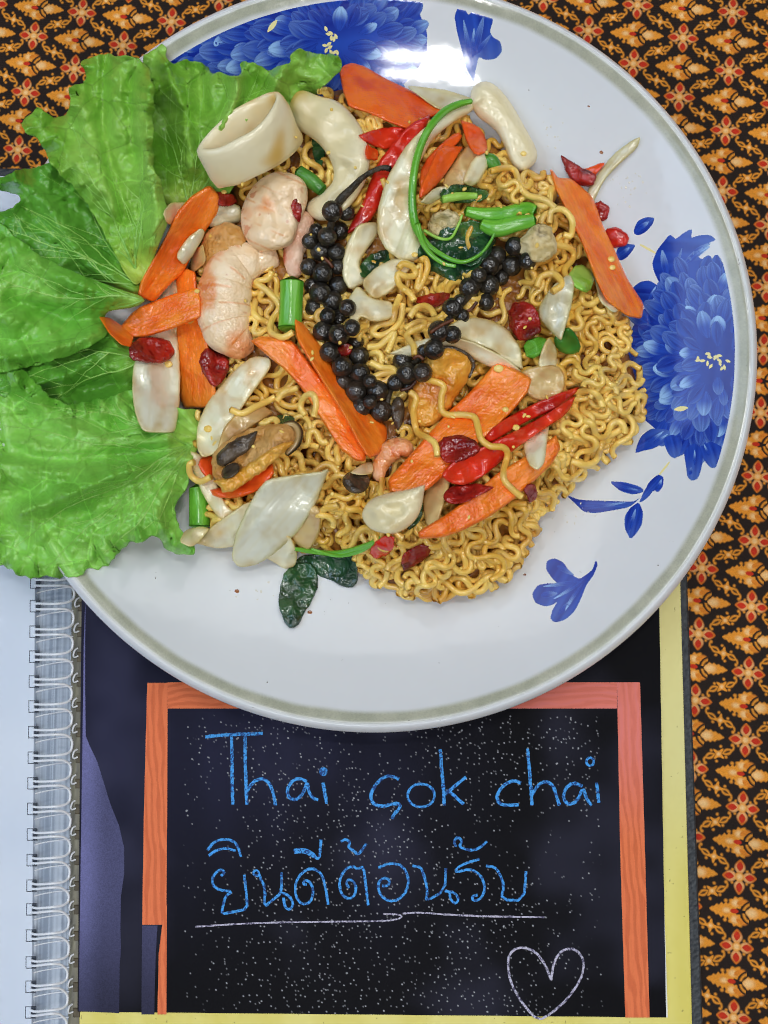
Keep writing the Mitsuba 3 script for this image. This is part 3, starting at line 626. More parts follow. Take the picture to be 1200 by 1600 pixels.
def blob(outline, lz, tone=0., s=7, n=2):
    poly, pts, nb, F = fill(chaikin(outline, n, True, .16), s)
    w = axis_uv(pts); w = w / np.abs(w).max(0)
    return pts, F, np.stack([w[:, 1] * .4 + .5 + 2 * int(tone * 9), w[:, 0] * .4 + .5], 1), lz
def mum(center, outline, rings, plen, pwid, sd, fan=(0, 6.2832)):
    r = np.random.default_rng(sd); poly = Polygon(outline); out = [blob(outline, .12, .1)]; lz = .13
    for R in rings:
        n = max(5, int(R * (fan[1] - fan[0]) / (pwid * 1.55)))
        for i in range(n):
            a = fan[0] + (fan[1] - fan[0]) * (i + r.uniform(-.3, .3) + .5 * (R % 2)) / n
            rr = R + r.uniform(-6, 6); c = (center[0] + rr * math.cos(a), center[1] + rr * math.sin(a))
            tipp = (c[0] + plen * .8 * math.cos(a), c[1] + plen * .8 * math.sin(a))
            if not poly.contains(shapely.Point(c)) or not poly.buffer(9).contains(shapely.Point(tipp)): continue
            k = .75 + .5 * r.random()
            out.append(petal(c, a + r.normal() * .28, plen * k, pwid * k * r.uniform(.7, 1.05), r.choice([.1, .2, .35, .5, .7, .95], p=[.22, .24, .18, .12, .12, .12]), lz, tip=.8, sharp=.62)); lz += .0012
    return out
pi = math.pi
OUT1 = [(1018, 470), (1040, 430), (1085, 406), (1130, 408), (1156, 425), (1164, 500), (1166, 570), (1152, 650), (1140, 705), (1100, 708), (1060, 700), (1030, 675), (1000, 650), (978, 600), (984, 520), (1000, 490)]
stroke = lambda x, y, a, ln, w, lz=.245, tone=1., b=0.: petal((x, y), a, ln, w, tone, lz, m=6, n=4, bend=b, tip=.6)
LEAFA = [(1021, 405), (1027, 390), (1040, 374), (1046, 366), (1052, 370), (1056, 374), (1065, 366), (1080, 357), (1082, 362), (1078, 372), (1095, 367), (1110, 367), (1120, 375), (1108, 379), (1096, 390), (1090, 403), (1100, 405), (1125, 410), (1138, 424), (1120, 440), (1040, 450), (1030, 442), (1022, 425), (1019, 412)]
f1 = [blob(LEAFA, .118, .25, s=5, n=1), blob([(986, 452), (1000, 440), (1015, 438), (1028, 446), (1034, 462), (1020, 475), (1005, 478), (992, 468)], .117, .2, s=5)]
f1 += [stroke(1042, 432, -1.75, 42, 6, .1195, .8), stroke(1060, 428, -.95, 44, 4, .1195, .5), stroke(1072, 412, -.75, 46, 5, .1196, .9, .4), stroke(1080, 400, -.7, 36, 4, .1197, .7, .4), stroke(1052, 436, -1.3, 50, 3, .1196, .5), stroke(1012, 470, -1.05, 26, 2.4, .1196)]
f1 += mum((1122, 566), OUT1, [215, 197, 180, 164, 148, 133, 118, 104, 90, 77, 64, 52, 40, 28], 36, 13, 3)
f1 += [blob(o, .235 + .001 * i, .35, s=5, n=1) for i, o in enumerate([[(993, 709), (994, 699), (1001, 682), (1017, 669), (1049, 672), (1042, 689), (1021, 701), (1001, 705)], [(1036, 685), (1040, 700), (1046, 712), (1054, 717), (1062, 711), (1067, 691), (1052, 678)], [(1068, 704), (1072, 729), (1074, 746), (1082, 752), (1091, 747), (1096, 732), (1100, 704), (1085, 691)], [(1092, 699), (1100, 719), (1110, 731), (1121, 731), (1128, 719), (1130, 699), (1111, 689)]])]
f1 += [stroke(1012, 691, -.6, 30, 2.6), stroke(1020, 693, -.55, 28, 2.2), stroke(1085, 727, -1.55, 24, 1.8), stroke(1120, 726, -1.1, 28, 3), stroke(1108, 712, -2.0, 20, 1.8), stroke(1078, 742, -1.4, 12, 3, tone=.6)]
decal('flower_print', f1, 'large blue painted chrysanthemum on the right rim')
r5 = np.random.default_rng(5)
decal('stamen_print', [petal((1124 + r5.normal() * 17, 563 + r5.normal() * 8), r5.uniform(0, 6), 9, 2.4, .9, .27, m=4, n=3) for _ in range(17)] + [petal((1075, 637), 3.0, 22, 4, .9, .27, m=5, n=3)], 'yellow stamens of the right flower', 'yellow_print')
for o, lab, st_ in [([(990, 360), (996, 345), (1010, 339), (1023, 340), (1020, 350), (1010, 362), (998, 368), (991, 366)], 'small blue painted bud', (997, 358, -.6, 20, 4)), ([(962, 402), (964, 388), (976, 381), (994, 382), (988, 392), (980, 402), (970, 408)], 'small blue painted leaf beside the carrot', (970, 398, -.7, 18, 3))]:
    decal('bud_print', [blob(o, .13, .3, s=4, n=1), stroke(*st_, .15, .8)], lab)
SPR = [[(951, 752), (975, 753), (1000, 760), (1008, 768), (990, 773), (970, 768)], [(884, 773), (905, 781), (930, 782), (960, 783), (990, 784), (1002, 776), (985, 792), (960, 797), (930, 802), (912, 800), (900, 788)], [(985, 843), (976, 826), (976, 806), (985, 793), (998, 784), (1005, 800), (1003, 820), (994, 834)], [(998, 787), (1005, 770), (1015, 752), (1028, 741), (1037, 745), (1036, 760), (1028, 770), (1022, 765), (1012, 778)]]
decal('sprig_print', [blob(o, .13 + .002 * i, .3, s=4, n=1) for i, o in enumerate(SPR)] + [stroke(918, 794, -.15, 60, 2.4, .15, .8), stroke(984, 828, -1.3, 34, 3, .15, .8), stroke(968, 760, .2, 30, 1.6, .15, .7), stroke(1028, 764, -1.2, 16, 3, .15, .9)], 'blue painted leaf sprig')
decal('stem_print', [petal((1030, 742), -.9, 26, 1.6, .5, .13, m=6, n=3, sharp=.2)], 'yellow painted stem of the leaf sprig', 'yellow_print')
decal('stem_print', [petal((1000, 382), .5, 28, 1.8, .5, .13, m=6, n=3, sharp=.2)], 'yellow painted stem of the bud', 'yellow_print')
TUL = [(931, 874), (926, 890), (916, 898), (905, 905), (893, 898), (880, 878), (866, 872), (854, 876), (853, 890), (864, 905), (872, 912), (858, 911), (840, 914), (831, 928), (836, 942), (852, 948), (866, 944), (872, 938), (862, 955), (860, 968), (868, 973), (884, 968), (898, 955), (908, 935), (916, 914), (928, 898), (934, 882)]
decal('tulip_print', [blob(TUL, .13, .3, s=4, n=1), stroke(912, 905, 2.5, 56, 3, .15, .9, .2), stroke(908, 908, 3.0, 60, 3.4, .151, .7), stroke(910, 912, 2.2, 50, 3, .152, .9, -.2), stroke(870, 884, .5, 30, 4, .152, .6), stroke(845, 930, -.1, 26, 5, .152, .6), stroke(872, 960, -.8, 34, 4, .152, .6)], 'blue painted tulip low on the rim')
OUT2 = [(258, 100), (300, 62), (360, 36), (430, 8), (500, -18), (560, -30), (630, -22), (655, 20), (668, 50), (666, 90), (625, 140), (540, 150), (400, 160), (300, 150)]
decal('flower_print', mum((522, 70), OUT2, [262, 244, 226, 208, 191, 175, 159, 144, 129, 114, 99, 85, 71, 58, 46, 34, 22], 40, 14, 11), 'large blue painted chrysanthemum behind the lettuce')
decal('stamen_print', [petal((520 + r5.normal() * 7, 66 + r5.normal() * 14), r5.uniform(0, 6), 9, 2.6, .9, .3, m=4, n=3) for _ in range(14)] + [petal((418, 50), -.9, 24, 4, .9, .3, m=5, n=3)], 'yellow stamens of the upper flower', 'yellow_print')
TUL2 = [(736, 120), (728, 105), (722, 80), (714, 50), (710, 25), (716, 10), (724, 9), (732, 25), (738, 16), (752, 8), (768, 12), (771, 30), (765, 50), (770, 58), (782, 65), (785, 80), (775, 92), (758, 94), (748, 88), (744, 105), (740, 130)]
decal('tulip_print', [blob(TUL2, .13, .35, s=4, n=1), stroke(736, 96, -1.75, 66, 4, .15, .7), stroke(738, 90, -1.3, 66, 6, .151, .6), stroke(742, 86, -.9, 40, 4, .152, .6), stroke(738, 84, -1.5, 40, 3, .153, .9)], 'blue painted tulip near the top of the plate')

# plate into the height map
yy, xx = np.mgrid[0:Hm.shape[0], 0:Hm.shape[1]]
Q = np.stack([xx.ravel() * GS + GX, yy.ravel() * GS + GY], 1)
Vp, rp_ = on_plate(Q, 0)
Hm[:] = np.where(rp_ < 151.5, Vp[:, 2] * 1000, 5.0).reshape(Hm.shape)
Hplate = Hm.copy()

# ------------------------------------------------------------------ lettuce
def leaf(outline, base, mat, zctrl, ridges=(), ribs=(0, 0, 0), ruffle=(4., 16.), serr=2.5, label=None, sd=0, s=4.0, clear=.8, nserr=2.1, curl=0., nmain=4, nbr=1):
    """One lettuce leaf: zctrl = [(x, y, z mm)], ridges = [(path, width px, height mm)], ribs = (count per radian, mm, phase), ruffle = (mm, reach px)."""
    o = resample(chaikin(outline, 1), 3.2); i = np.arange(len(o))
    t = np.roll(o, -1, 0) - np.roll(o, 1, 0); t /= np.linalg.norm(t, axis=1, keepdims=True); nr = np.c_[t[:, 1], -t[:, 0]]
    db = np.linalg.norm(o - np.array(base), axis=1); far = np.clip((db - 90) / 120, 0, 1)
    amp = serr * far * 1.5
    o = o + nr * (amp * ((meshkit.fbm(np.c_[i / 5.1, i * 0 + sd, i * 0], 3) - .5) * 2.4 + .8 * (meshkit.noise(np.c_[i / nserr, i * 0 + sd, i * 0 + 4]) - .5)))[:, None]
    poly, pts, nb, F = fill(o, s, (1.2, 3.5))
    zc = np.array(zctrl, float)
    z = RBFInterpolator(zc[:, :2], zc[:, 2], kernel='thin_plate_spline')(pts)
    d = shapely.distance(shapely.points(pts), poly.exterior); d[:nb] = 0
    rel = pts - np.array(base); R = np.linalg.norm(rel, axis=1); th = np.arctan2(rel[:, 1], rel[:, 0])
    wob = meshkit.fbm(np.c_[pts / 70., np.full(len(pts), sd)], 3)
    z = z + ribs[1] * 1.5 * np.clip(R / 200, .1, 1.2) * np.sin(ribs[0] * th + ribs[2] + 2.2 * (wob - .5) * 2)
    z = z + 13.0 * (wob - .5) + np.clip(R / 80, .2, 1) * (5.0 * (meshkit.fbm(np.c_[pts / 26., np.full(len(pts), sd + 5)], 2) - .5) + 2.2 * (np.abs(meshkit.noise(np.c_[pts / 11., np.full(len(pts), sd + 9)]) - .5) * 2 - .5))
    for path, w, hgt in ridges:
        dd = shapely.distance(shapely.points(pts), LineString(spline(path, 4.0)))
        z = z + 2.0 * hgt * np.exp(-(dd / w) ** 2)
    pj = shapely.line_locate_point(LineString(np.vstack([o, o[:1]])), shapely.points(pts))
    fr = np.exp(-d / ruffle[1]) * np.clip((R - 70) / 120, 0, 1)
    z = z + 1.8 * ruffle[0] * fr * (np.sin(pj / 6.2 + 3 * np.sin(pj / 41. + sd)) * .55 + np.sin(pj / 14.5 + 2 * np.sin(pj / 67. + sd)) * .8) + curl * fr
    h = gaussian_filter1d(hget(pts), .1)
    z = np.maximum(z, h + clear)
    V = P(pts, z); 
    hput(pts, z, 2)
    uv = np.stack([th * 3.4 + 10, R / 56.0], 1)
    nv = np.zeros_like(V); e = np.cross(V[F[:, 1]] - V[F[:, 0]], V[F[:, 2]] - V[F[:, 0]])
    for k in range(3): np.add.at(nv, F[:, k], e)
    nv /= np.linalg.norm(nv, axis=1, keepdims=True) + 1e-12
    m = len(V)
    V2 = np.vstack([V, V - nv * .00055]); B = np.arange(nb); Bn = np.roll(B, -1)
    FF = np.vstack([F, F[:, ::-1] + m, np.stack([B, B + m, Bn + m], 1), np.stack([B, Bn + m, Bn], 1)])
    lf = put('lettuce_leaf', (V2, FF), mat, None, label, 'lettuce', None, uv=np.vstack([uv, uv]))
    from scipy.interpolate import LinearNDInterpolator
    zi = LinearNDInterpolator(pts, z); r = np.random.default_rng(100 + sd); tubes = []
    inside = poly.buffer(-3)
    def vein(p0, th0, L, r0, depth):
        q = [np.array(p0, float)]; th = th0
        n = int(L / 4)
        for k in range(n):
            th += r.normal() * .07 + (th0 - th) * .06
            q.append(q[-1] + 4 * np.array([math.cos(th), math.sin(th)]))
            if not inside.contains(shapely.Point(q[-1])): q.pop(); break
            if depth < nbr and k > 4 and r.random() < (.12 if depth == 0 else .10): vein(q[-1], th + r.choice([-1, 1]) * r.uniform(.4, .8), L * (1 - k / n) * r.uniform(.35, .65), r0 * (1 - .6 * k / n) * .6, depth + 1)
        if len(q) < 5: return
        q = spline(np.array(q), 2.5); zz = zi(q); ok = np.isfinite(zz)
        q, zz = q[ok], zz[ok]
        if len(q) < 6: return
        zz = gaussian_filter1d(zz, .8) + .06
        tubes.append(sweep_arrays(P(q, zz), r0 * PXMM / 1000 * np.linspace(1, .3, len(q)), 6, .6)[:2])
    ths = np.sort(np.arctan2(*(o[db > 110] - np.array(base)).T[::-1])) if np.abs(np.arctan2(*(o[db > 110] - np.array(base)).T[::-1])).max() < 2.6 else np.sort(np.mod(np.arctan2(*(o[db > 110] - np.array(base)).T[::-1]), 2 * np.pi))
    c0 = np.array(base) + (np.array(poly.representative_point().coords[0]) - np.array(base)) * .12
    for t_ in np.quantile(ths, np.linspace(.1, .9, nmain)): vein(c0 if inside.contains(shapely.Point(c0)) else np.array(base) + (o.mean(0) - np.array(base)) * .25, t_ + r.normal() * .05, 330, 2.0, 0)
    if tubes: V, F, _ = join(tubes); put('veins', (V, F), 'lettuce_vein', lf)
    return lf
leaf([(-40, 296), (-20, 296), (2, 299), (38, 306), (26, 325), (8, 330), (-30, 332), (-30, 420), (80, 440), (210, 474), (232, 440), (200, 400), (150, 310), (110, 265), (84, 256), (66, 260), (50, 262), (27, 264), (2, 276), (-40, 280)],
     (232, 455), 'lettuce_dark', [(-30, 290, 38), (30, 270, 40), (80, 262, 40), (60, 370, 39), (-20, 400, 36), (140, 340, 38), (220, 455, 27), (150, 430, 31)], [([(30, 285), (80, 330), (130, 400), (210, 455)], 16, 4)], (6, 3., 0), (4, 14), 2.2,
     'dark green lettuce leaf behind, sticking out at the left edge of the photo', 1)
leaf([(238, 140), (222, 88), (240, 74), (257, 68), (260, 93), (268, 100), (290, 90), (307, 97), (327, 102), (330, 116), (344, 113), (352, 116), (372, 120), (378, 108), (374, 94), (392, 98), (420, 108), (440, 104), (455, 98), (458, 86), (470, 78), (484, 84), (500, 80), (535, 92), (530, 106), (500, 146), (485, 152), (440, 190), (400, 240), (340, 330), (290, 350), (262, 345), (252, 300), (236, 250), (236, 190)],
     (290, 350), 'lettuce_mid', [(240, 80, 42), (300, 95, 38), (350, 120, 36), (420, 110, 38), (530, 95, 40), (480, 150, 34), (260, 200, 35), (330, 220, 33), (290, 340, 27), (390, 230, 33)], [([(262, 100), (280, 150), (292, 200), (300, 260)], 13, 5), ([(375, 118), (365, 160), (345, 200)], 12, 7), ([(440, 108), (420, 150), (380, 190)], 14, 5), ([(310, 110), (315, 170)], 11, -4), ([(252, 190), (262, 250)], 12, -5)], (5, 2., 1), (4.5, 13), 2.6,
     'frilly light green lettuce leaf above the squid, reaching along the painted flower', 2)
leaf([(177, 393), (143, 327), (110, 290), (83, 257), (60, 222), (33, 202), (32, 187), (50, 178), (58, 164), (76, 177), (90, 184), (107, 177), (106, 145), (119, 130), (138, 132), (132, 112), (124, 97), (140, 91), (163, 80), (187, 91), (199, 88), (220, 96), (240, 118), (242, 150), (239, 193), (238, 247), (254, 293), (265, 343), (248, 383), (232, 425), (218, 445), (205, 440)],
     (218, 440), 'lettuce_mid', [(40, 195, 40), (70, 180, 40), (120, 140, 42), (170, 85, 44), (230, 105, 46), (238, 200, 47), (160, 250, 43), (110, 270, 40), (190, 370, 38), (250, 340, 41), (218, 440, 30)],
     [([(232, 105), (230, 180), (228, 250), (245, 320), (240, 380)], 17, 6), ([(165, 90), (162, 160), (165, 230), (195, 340)], 9, -2.6), ([(120, 140), (140, 210), (180, 330)], 16, 3.5), ([(205, 95), (203, 170), (215, 260)], 10, -3), ([(45, 190), (100, 230), (150, 300)], 16, 3)], (4, 1., .4), (4., 15), 2.6,
     'large upright light green lettuce leaf at the upper left, over the tablecloth', 3)
leaf([(-40, 600), (-10, 582), (20, 578), (70, 560), (120, 540), (170, 515), (196, 520), (220, 545), (240, 590), (230, 640), (160, 640), (90, 632), (30, 640), (-40, 650)],
     (235, 560), 'lettuce_dark', [(-30, 620, 32), (30, 590, 34), (120, 560, 33), (200, 540, 30), (225, 600, 28), (140, 620, 32)], [([(180, 540), (120, 575), (60, 600)], 12, 3), ([(215, 600), (160, 605), (110, 612)], 12, -4)], (9, 2.5, 0), (3, 12), 2.,
     'shaded crumpled lettuce leaf tucked under the carrot and onion', 4, nmain=2)
leaf([(-40, 338), (0, 347), (33, 378), (83, 411), (133, 432), (187, 452), (232, 466), (214, 480), (180, 484), (165, 488), (162, 505), (172, 520), (150, 537), (110, 556), (50, 572), (0, 583), (-40, 590)],
     (240, 470), 'lettuce_bright', [(-30, 345, 38), (60, 400, 41), (150, 445, 40), (230, 468, 36), (-30, 580, 38), (60, 565, 41), (150, 530, 38), (60, 480, 45), (-30, 460, 42)],
     [([(0, 380), (70, 420), (140, 450), (215, 470)], 16, 4), ([(20, 470), (100, 495), (165, 500)], 14, -4), ([(0, 560), (90, 545), (150, 520)], 14, 4)], (6, 1.4, 2), (2.5, 16), 1.8,
     'smooth bright lettuce leaf folded in from the left edge towards the carrots', 5)
leaf([(-40, 640), (-10, 615), (8, 622), (16, 606), (10, 584), (24, 577), (42, 581), (53, 592), (72, 616), (110, 632), (150, 626), (188, 616), (210, 606), (240, 625), (280, 640), (312, 638), (312, 667), (308, 710), (294, 733), (294, 760), (272, 790), (274, 812), (288, 836), (308, 857), (298, 866), (268, 866), (253, 849), (247, 836), (228, 840), (214, 850), (188, 853), (183, 867), (158, 887), (144, 886), (130, 898), (103, 903), (60, 902), (20, 893), (0, 883), (-40, 880)],
     (322, 690), 'lettuce_bright', [(-30, 620, 36), (30, 585, 39), (80, 640, 40), (200, 640, 36), (300, 650, 31), (310, 720, 28), (-30, 870, 33), (80, 895, 33), (150, 880, 34), (280, 855, 31), (120, 740, 44), (0, 750, 42), (220, 780, 38)],
     [([(30, 590), (70, 640), (140, 680), (260, 690)], 16, 4), ([(5, 700), (90, 720), (200, 710), (290, 700)], 12, -3.5), ([(30, 800), (120, 770), (220, 730), (300, 712)], 15, 4), ([(270, 850), (250, 810), (262, 770)], 12, 3)], (11, 2.6, .6), (5.5, 16), 3.4,
     'big frilly bright lettuce leaf spread over the rim at the lower left', 6, nserr=1.6, nmain=7, nbr=2)

# ------------------------------------------------------------------ the noodles
MOUND = np.array([(470, 160), (520, 120), (600, 130), (700, 160), (770, 205), (830, 250), (880, 285), (935, 390), (975, 470), (1000, 560), (1018, 625), (1005, 685), (940, 735), (880, 775), (840, 845), (806, 910), (725, 945), (650, 942), (570, 915), (500, 870), (400, 868), (315, 845), (296, 740), (310, 600), (268, 470), (282, 400), (310, 330), (400, 220)], float)
mpoly = Polygon(chaikin(MOUND, 2))
dm = np.where(shapely.contains_xy(mpoly, Q[:, 0], Q[:, 1]), shapely.distance(shapely.points(Q), mpoly.exterior), 0).reshape(Hm.shape)
rise = 15 * (1 - np.exp(-dm / 75)) + 3 * np.clip(dm / 40, 0, 1)
Hbed = np.where(dm > 0, Hplate + rise + 2.0 * (meshkit.fbm(np.c_[Q / 30., np.zeros(len(Q))], 2).reshape(Hm.shape) - .5) * np.clip(dm / 30, 0, 1), 0)
Hlet = Hm.copy()
Hm = np.maximum(Hm, np.where(dm > 0, np.minimum(Hbed, 60), 0))
poly, pts, nb, F = fill(chaikin(MOUND, 2), 7, ())
sel = Polygon(chaikin(MOUND, 2)).buffer(-15)
poly, pts, nb, F = fill(np.array(sel.exterior.coords)[:-1], 6)
bedz = map_coordinates(Hbed, [(pts[:, 1] - GY) / GS, (pts[:, 0] - GX) / GS], order=1); bedz[:nb] = hget(pts[:nb]) * 0 + map_coordinates(Hplate, [(pts[:nb, 1] - GY) / GS, (pts[:nb, 0] - GX) / GS], order=1) - .3
nood = numbered('noodle_pile'); tag(nood, 'heap of glossy yellow curly noodles filling the plate', 'noodles', kind='stuff')
scene[nood + '__sauced_base'] = mikit.ply((P(pts, bedz), F), 'mat_noodle_sauce', smooth=True)
tag(nood + '__sauced_base', kind='stuff')

def strand(x0, y0, th0, L, lam, A, r_px, sd, drift=.004):
    r = np.random.default_rng(sd); n = int(L / 2.5); s_ = np.arange(n) * 2.5
    amp = A * (.75 + .5 * meshkit.noise(np.c_[s_ / 60., s_ * 0 + sd, s_ * 0]))
    th = th0 + amp * np.sin(2 * np.pi * s_ / lam * (1 + .12 * np.sin(s_ / 50. + sd)) + r.uniform(0, 6)) + np.cumsum(r.normal() * drift * np.ones(n)) + 1.2 * (meshkit.noise(np.c_[s_ / 90., s_ * 0 + sd * 1.3, s_ * 0 + 2]) - .5)
    q = np.c_[x0 + np.cumsum(np.cos(th)) * 2.5, y0 + np.cumsum(np.sin(th)) * 2.5]
    return q - q.mean(0) + [x0, y0]
def lay(q, r_px, lift=0., cap=30., sg=2.6):
    h = hget(q); base = map_coordinates(np.maximum(Hbed, Hplate), [(q[:, 1] - GY) / GS, (q[:, 0] - GX) / GS], order=1)
    r = r_px * PXMM
    z = np.minimum(h, base + cap)
    z = gaussian_filter1d(np.maximum(z, gaussian_filter1d(z, 3)), sg) + r * .95 + lift
    hput(q, z + r * .9, 2)
    return z
parts = []
sel_in = mpoly.buffer(-3)
cnt = 0; tries = 0
ang = lambda x, y: math.atan2(y - 560, x - 640)
zones = [(MOUND, 200), (np.array([(760, 260), (880, 290), (985, 520), (1015, 640), (930, 735), (840, 850), (760, 930), (640, 930), (540, 880), (520, 720), (700, 700), (880, 600), (840, 430)]), 190),
         (np.array([(340, 600), (520, 640), (560, 760), (500, 850), (330, 830), (310, 700)]), 55), (np.array([(540, 440), (700, 400), (730, 520), (620, 610), (560, 560)]), 30), (np.array([(480, 170), (560, 180), (720, 190), (800, 290), (700, 340), (560, 300), (500, 280)]), 40)]
for zo, N in zones:
    zp_ = Polygon(zo); x0, y0, x1, y1 = zp_.bounds; k = 0
    while k < N:
        x, y = rng.uniform(x0, x1), rng.uniform(y0, y1)
        if not zp_.contains(shapely.Point(x, y)): continue
        r_px = rng.uniform(4.3, 5.5); lam = rng.uniform(42, 92); A = rng.uniform(.8, 2.0)
        th0 = ang(x, y) + math.pi / 2 + rng.normal() * .9 if rng.random() < .6 else rng.uniform(0, 6.28)
        q = strand(x, y, th0, rng.uniform(110, 300), lam, A, r_px, int(rng.integers(1e6)))
        ok = shapely.contains_xy(sel_in, q[:, 0], q[:, 1])
        if ok.mean() < .99:      # keep the longest run inside
            runs = np.split(np.arange(len(q)), np.nonzero(~ok)[0]); run = max(runs, key=len)
            if len(run) < 22: k += .2; continue
            q = q[run[1:]]
        k += 1
        z = lay(q, r_px, rng.uniform(-.5, .9))
        parts.append(sweep_arrays(P(q, z), np.full(len(q), r_px * PXMM / 1000) * (1 + .06 * np.sin(np.arange(len(q)) / 5.)), 8)[:2])
V, F, _ = join(parts)
scene[nood + '__strand'] = mikit.ply((V, F), 'mat_noodle', smooth=True); tag(nood + '__strand', kind='stuff')

# ------------------------------------------------------------------ what lies on the noodles, lowest first
O = lambda nm, o, lab, T_=3.0, mat='onion', **k: slab('onion_slice', o, T_ * .75, mat, None, lab, 'onion', **{**dict(edge=4.5, cross=1.6, rough=.25, wave=.7, jit=.8, cw=.18), **k})
CAR = lambda o, lab, T_=6., mat='carrot', **k: slab('carrot_stick', o, T_, mat, None, lab, 'carrot', **{**dict(edge=3.4, cw=.12, rough=.25, flex=.15, wave=.3), **k, 'edge': min(k.get('edge', 3.4), 4.)})
CH = lambda nm, o, lab, T_=3.5, mat='chili_dark', **k: slab(nm, o, T_, mat, None, lab, 'chili', **{**dict(edge=6, rough=1.3, smooth_n=1, jit=2.2 if nm == 'chili_piece' else .6, flex=.5, wave=1.2), **k})
GR = lambda nm, p, r, lab, mat='stem_green', **k: tube(nm, p, r, mat, None, lab, 'green vegetable', **k)
def leafbit(o, lab, T_=.9, **k): return slab('basil_leaf', o, T_, 'basil', None, lab, 'basil', **{**dict(edge=4, flex=.7, wave=2.4, rough=.7, smooth_n=1, jit=1.8), **k})

# top right and right rim
O('', [(918, 302), (935, 274), (960, 242), (990, 220), (998, 217), (994, 230), (966, 255), (942, 280), (926, 314), (920, 330)], 'thin curved onion sliver alone on the plate at the upper right', 1.6, 'onion_clear', wave=.2)
CH('chili_piece', [(905, 268), (942, 256), (930, 273), (910, 282)], 'small orange chili triangle on the onion sliver', 1.6, 'pepper_orange', rough=.1)
CH('chili_piece', [(879, 246), (888, 252), (904, 262), (920, 268), (931, 276), (922, 292), (905, 288), (888, 272)], 'wrinkled dark red chili flake above the long right carrot', 3)
CH('chili_piece', [(926, 318), (944, 317), (951, 328), (946, 344), (934, 342)], 'small dark red chili flake right of the long carrot, the middle one', 2.4)
CH('chili_piece', [(946, 358), (965, 357), (983, 371), (980, 380), (958, 388), (948, 378)], 'bright red chili flake beside the small painted leaves', 2.6, 'chili_red')
O('', [(930, 430), (950, 445), (968, 480), (960, 488), (938, 470)], 'pale onion slice peeping out under the long right carrot', 2, 'onion_clear')

# left side
O('', [(257, 332), (268, 318), (292, 318), (300, 340), (275, 352), (262, 348)], 'small onion end beside the upper left carrot', 2.6)
O('', [(330, 322), (372, 320), (378, 342), (350, 356), (325, 352)], 'onion piece between upper left carrot and curled shrimp', 2.6, 'onion_clear')
CH('chili_piece', [(338, 302), (365, 305), (369, 318), (342, 322)], 'red chili flake between carrot tip and squid ring', 2.6)
slab('mussel', [(312, 402), (316, 374), (335, 354), (360, 348), (380, 358), (386, 385), (372, 408), (345, 420), (322, 428)], 9, 'mussel_brown', None, 'brown mussel meat between the two shrimps and the left carrot', 'mussel', edge=18, rough=2.0, smooth_n=2, wave=1.0, jit=2.5)
O('', [(300, 395), (316, 385), (320, 410), (300, 425)], 'brown onion corner under the left carrots', 2, 'onion_brown')
CAR([(277, 432), (290, 421), (304, 427), (306, 450), (312, 497), (322, 530), (335, 605), (335, 625), (320, 635), (290, 636), (283, 622), (279, 560), (277, 500)], 'upright orange carrot stick beside the pale onion on the left', 5.5, tiltz=(1.5, 0), lift=.3)
O('', [(237, 470), (247, 433), (268, 430), (276, 445), (276, 500), (272, 540), (230, 540), (232, 500)], 'upper onion slice under the slanted left carrot', 2.4, 'onion')
O('', [(211, 570), (222, 545), (240, 520), (272, 505), (277, 540), (280, 590), (278, 640), (272, 671), (268, 674), (240, 674), (224, 672), (216, 655), (210, 630), (208, 598)], 'large pale onion slab hanging over the lettuce under dark chili', 3.2, 'onion_clear', cross=2.4, smooth_n=1)
CAR([(158, 497), (170, 498), (186, 508), (207, 526), (203, 540), (190, 537), (172, 520)], 'short carrot tip sticking out over the lettuce', 4.5)
CAR([(216, 460), (222, 440), (257, 377), (280, 330), (300, 308), (327, 291), (341, 306), (340, 330), (318, 362), (300, 395), (285, 424), (265, 442), (240, 470)], 'long orange carrot stick against the big upper lettuce leaf', 8, edge=9, tiltz=(1., 0))
O('', [(314, 358), (319, 364), (302, 395), (288, 412), (276, 400), (293, 374)], 'thin pale onion sliver on the long left carrot', 1.4, 'onion_clear')
CAR([(190, 511), (206, 492), (220, 481), (275, 460), (309, 451), (313, 477), (312, 495), (262, 514), (225, 525), (208, 527)], 'orange carrot stick lying crosswise over the left onions', 6.5, edge=7, pct=85)
CH('chili_piece', [(202, 548), (212, 532), (235, 528), (262, 532), (271, 545), (268, 558), (245, 567), (225, 563), (205, 561)], 'glossy dark red chili flake on the large left onion slab', 4.2, rough=1.0)
CH('chili_piece', [(311, 558), (325, 544), (343, 553), (357, 560), (356, 582), (345, 598), (332, 601), (320, 585)], 'glossy dark red chili flake under the lower shrimp', 4.2, rough=1.0)

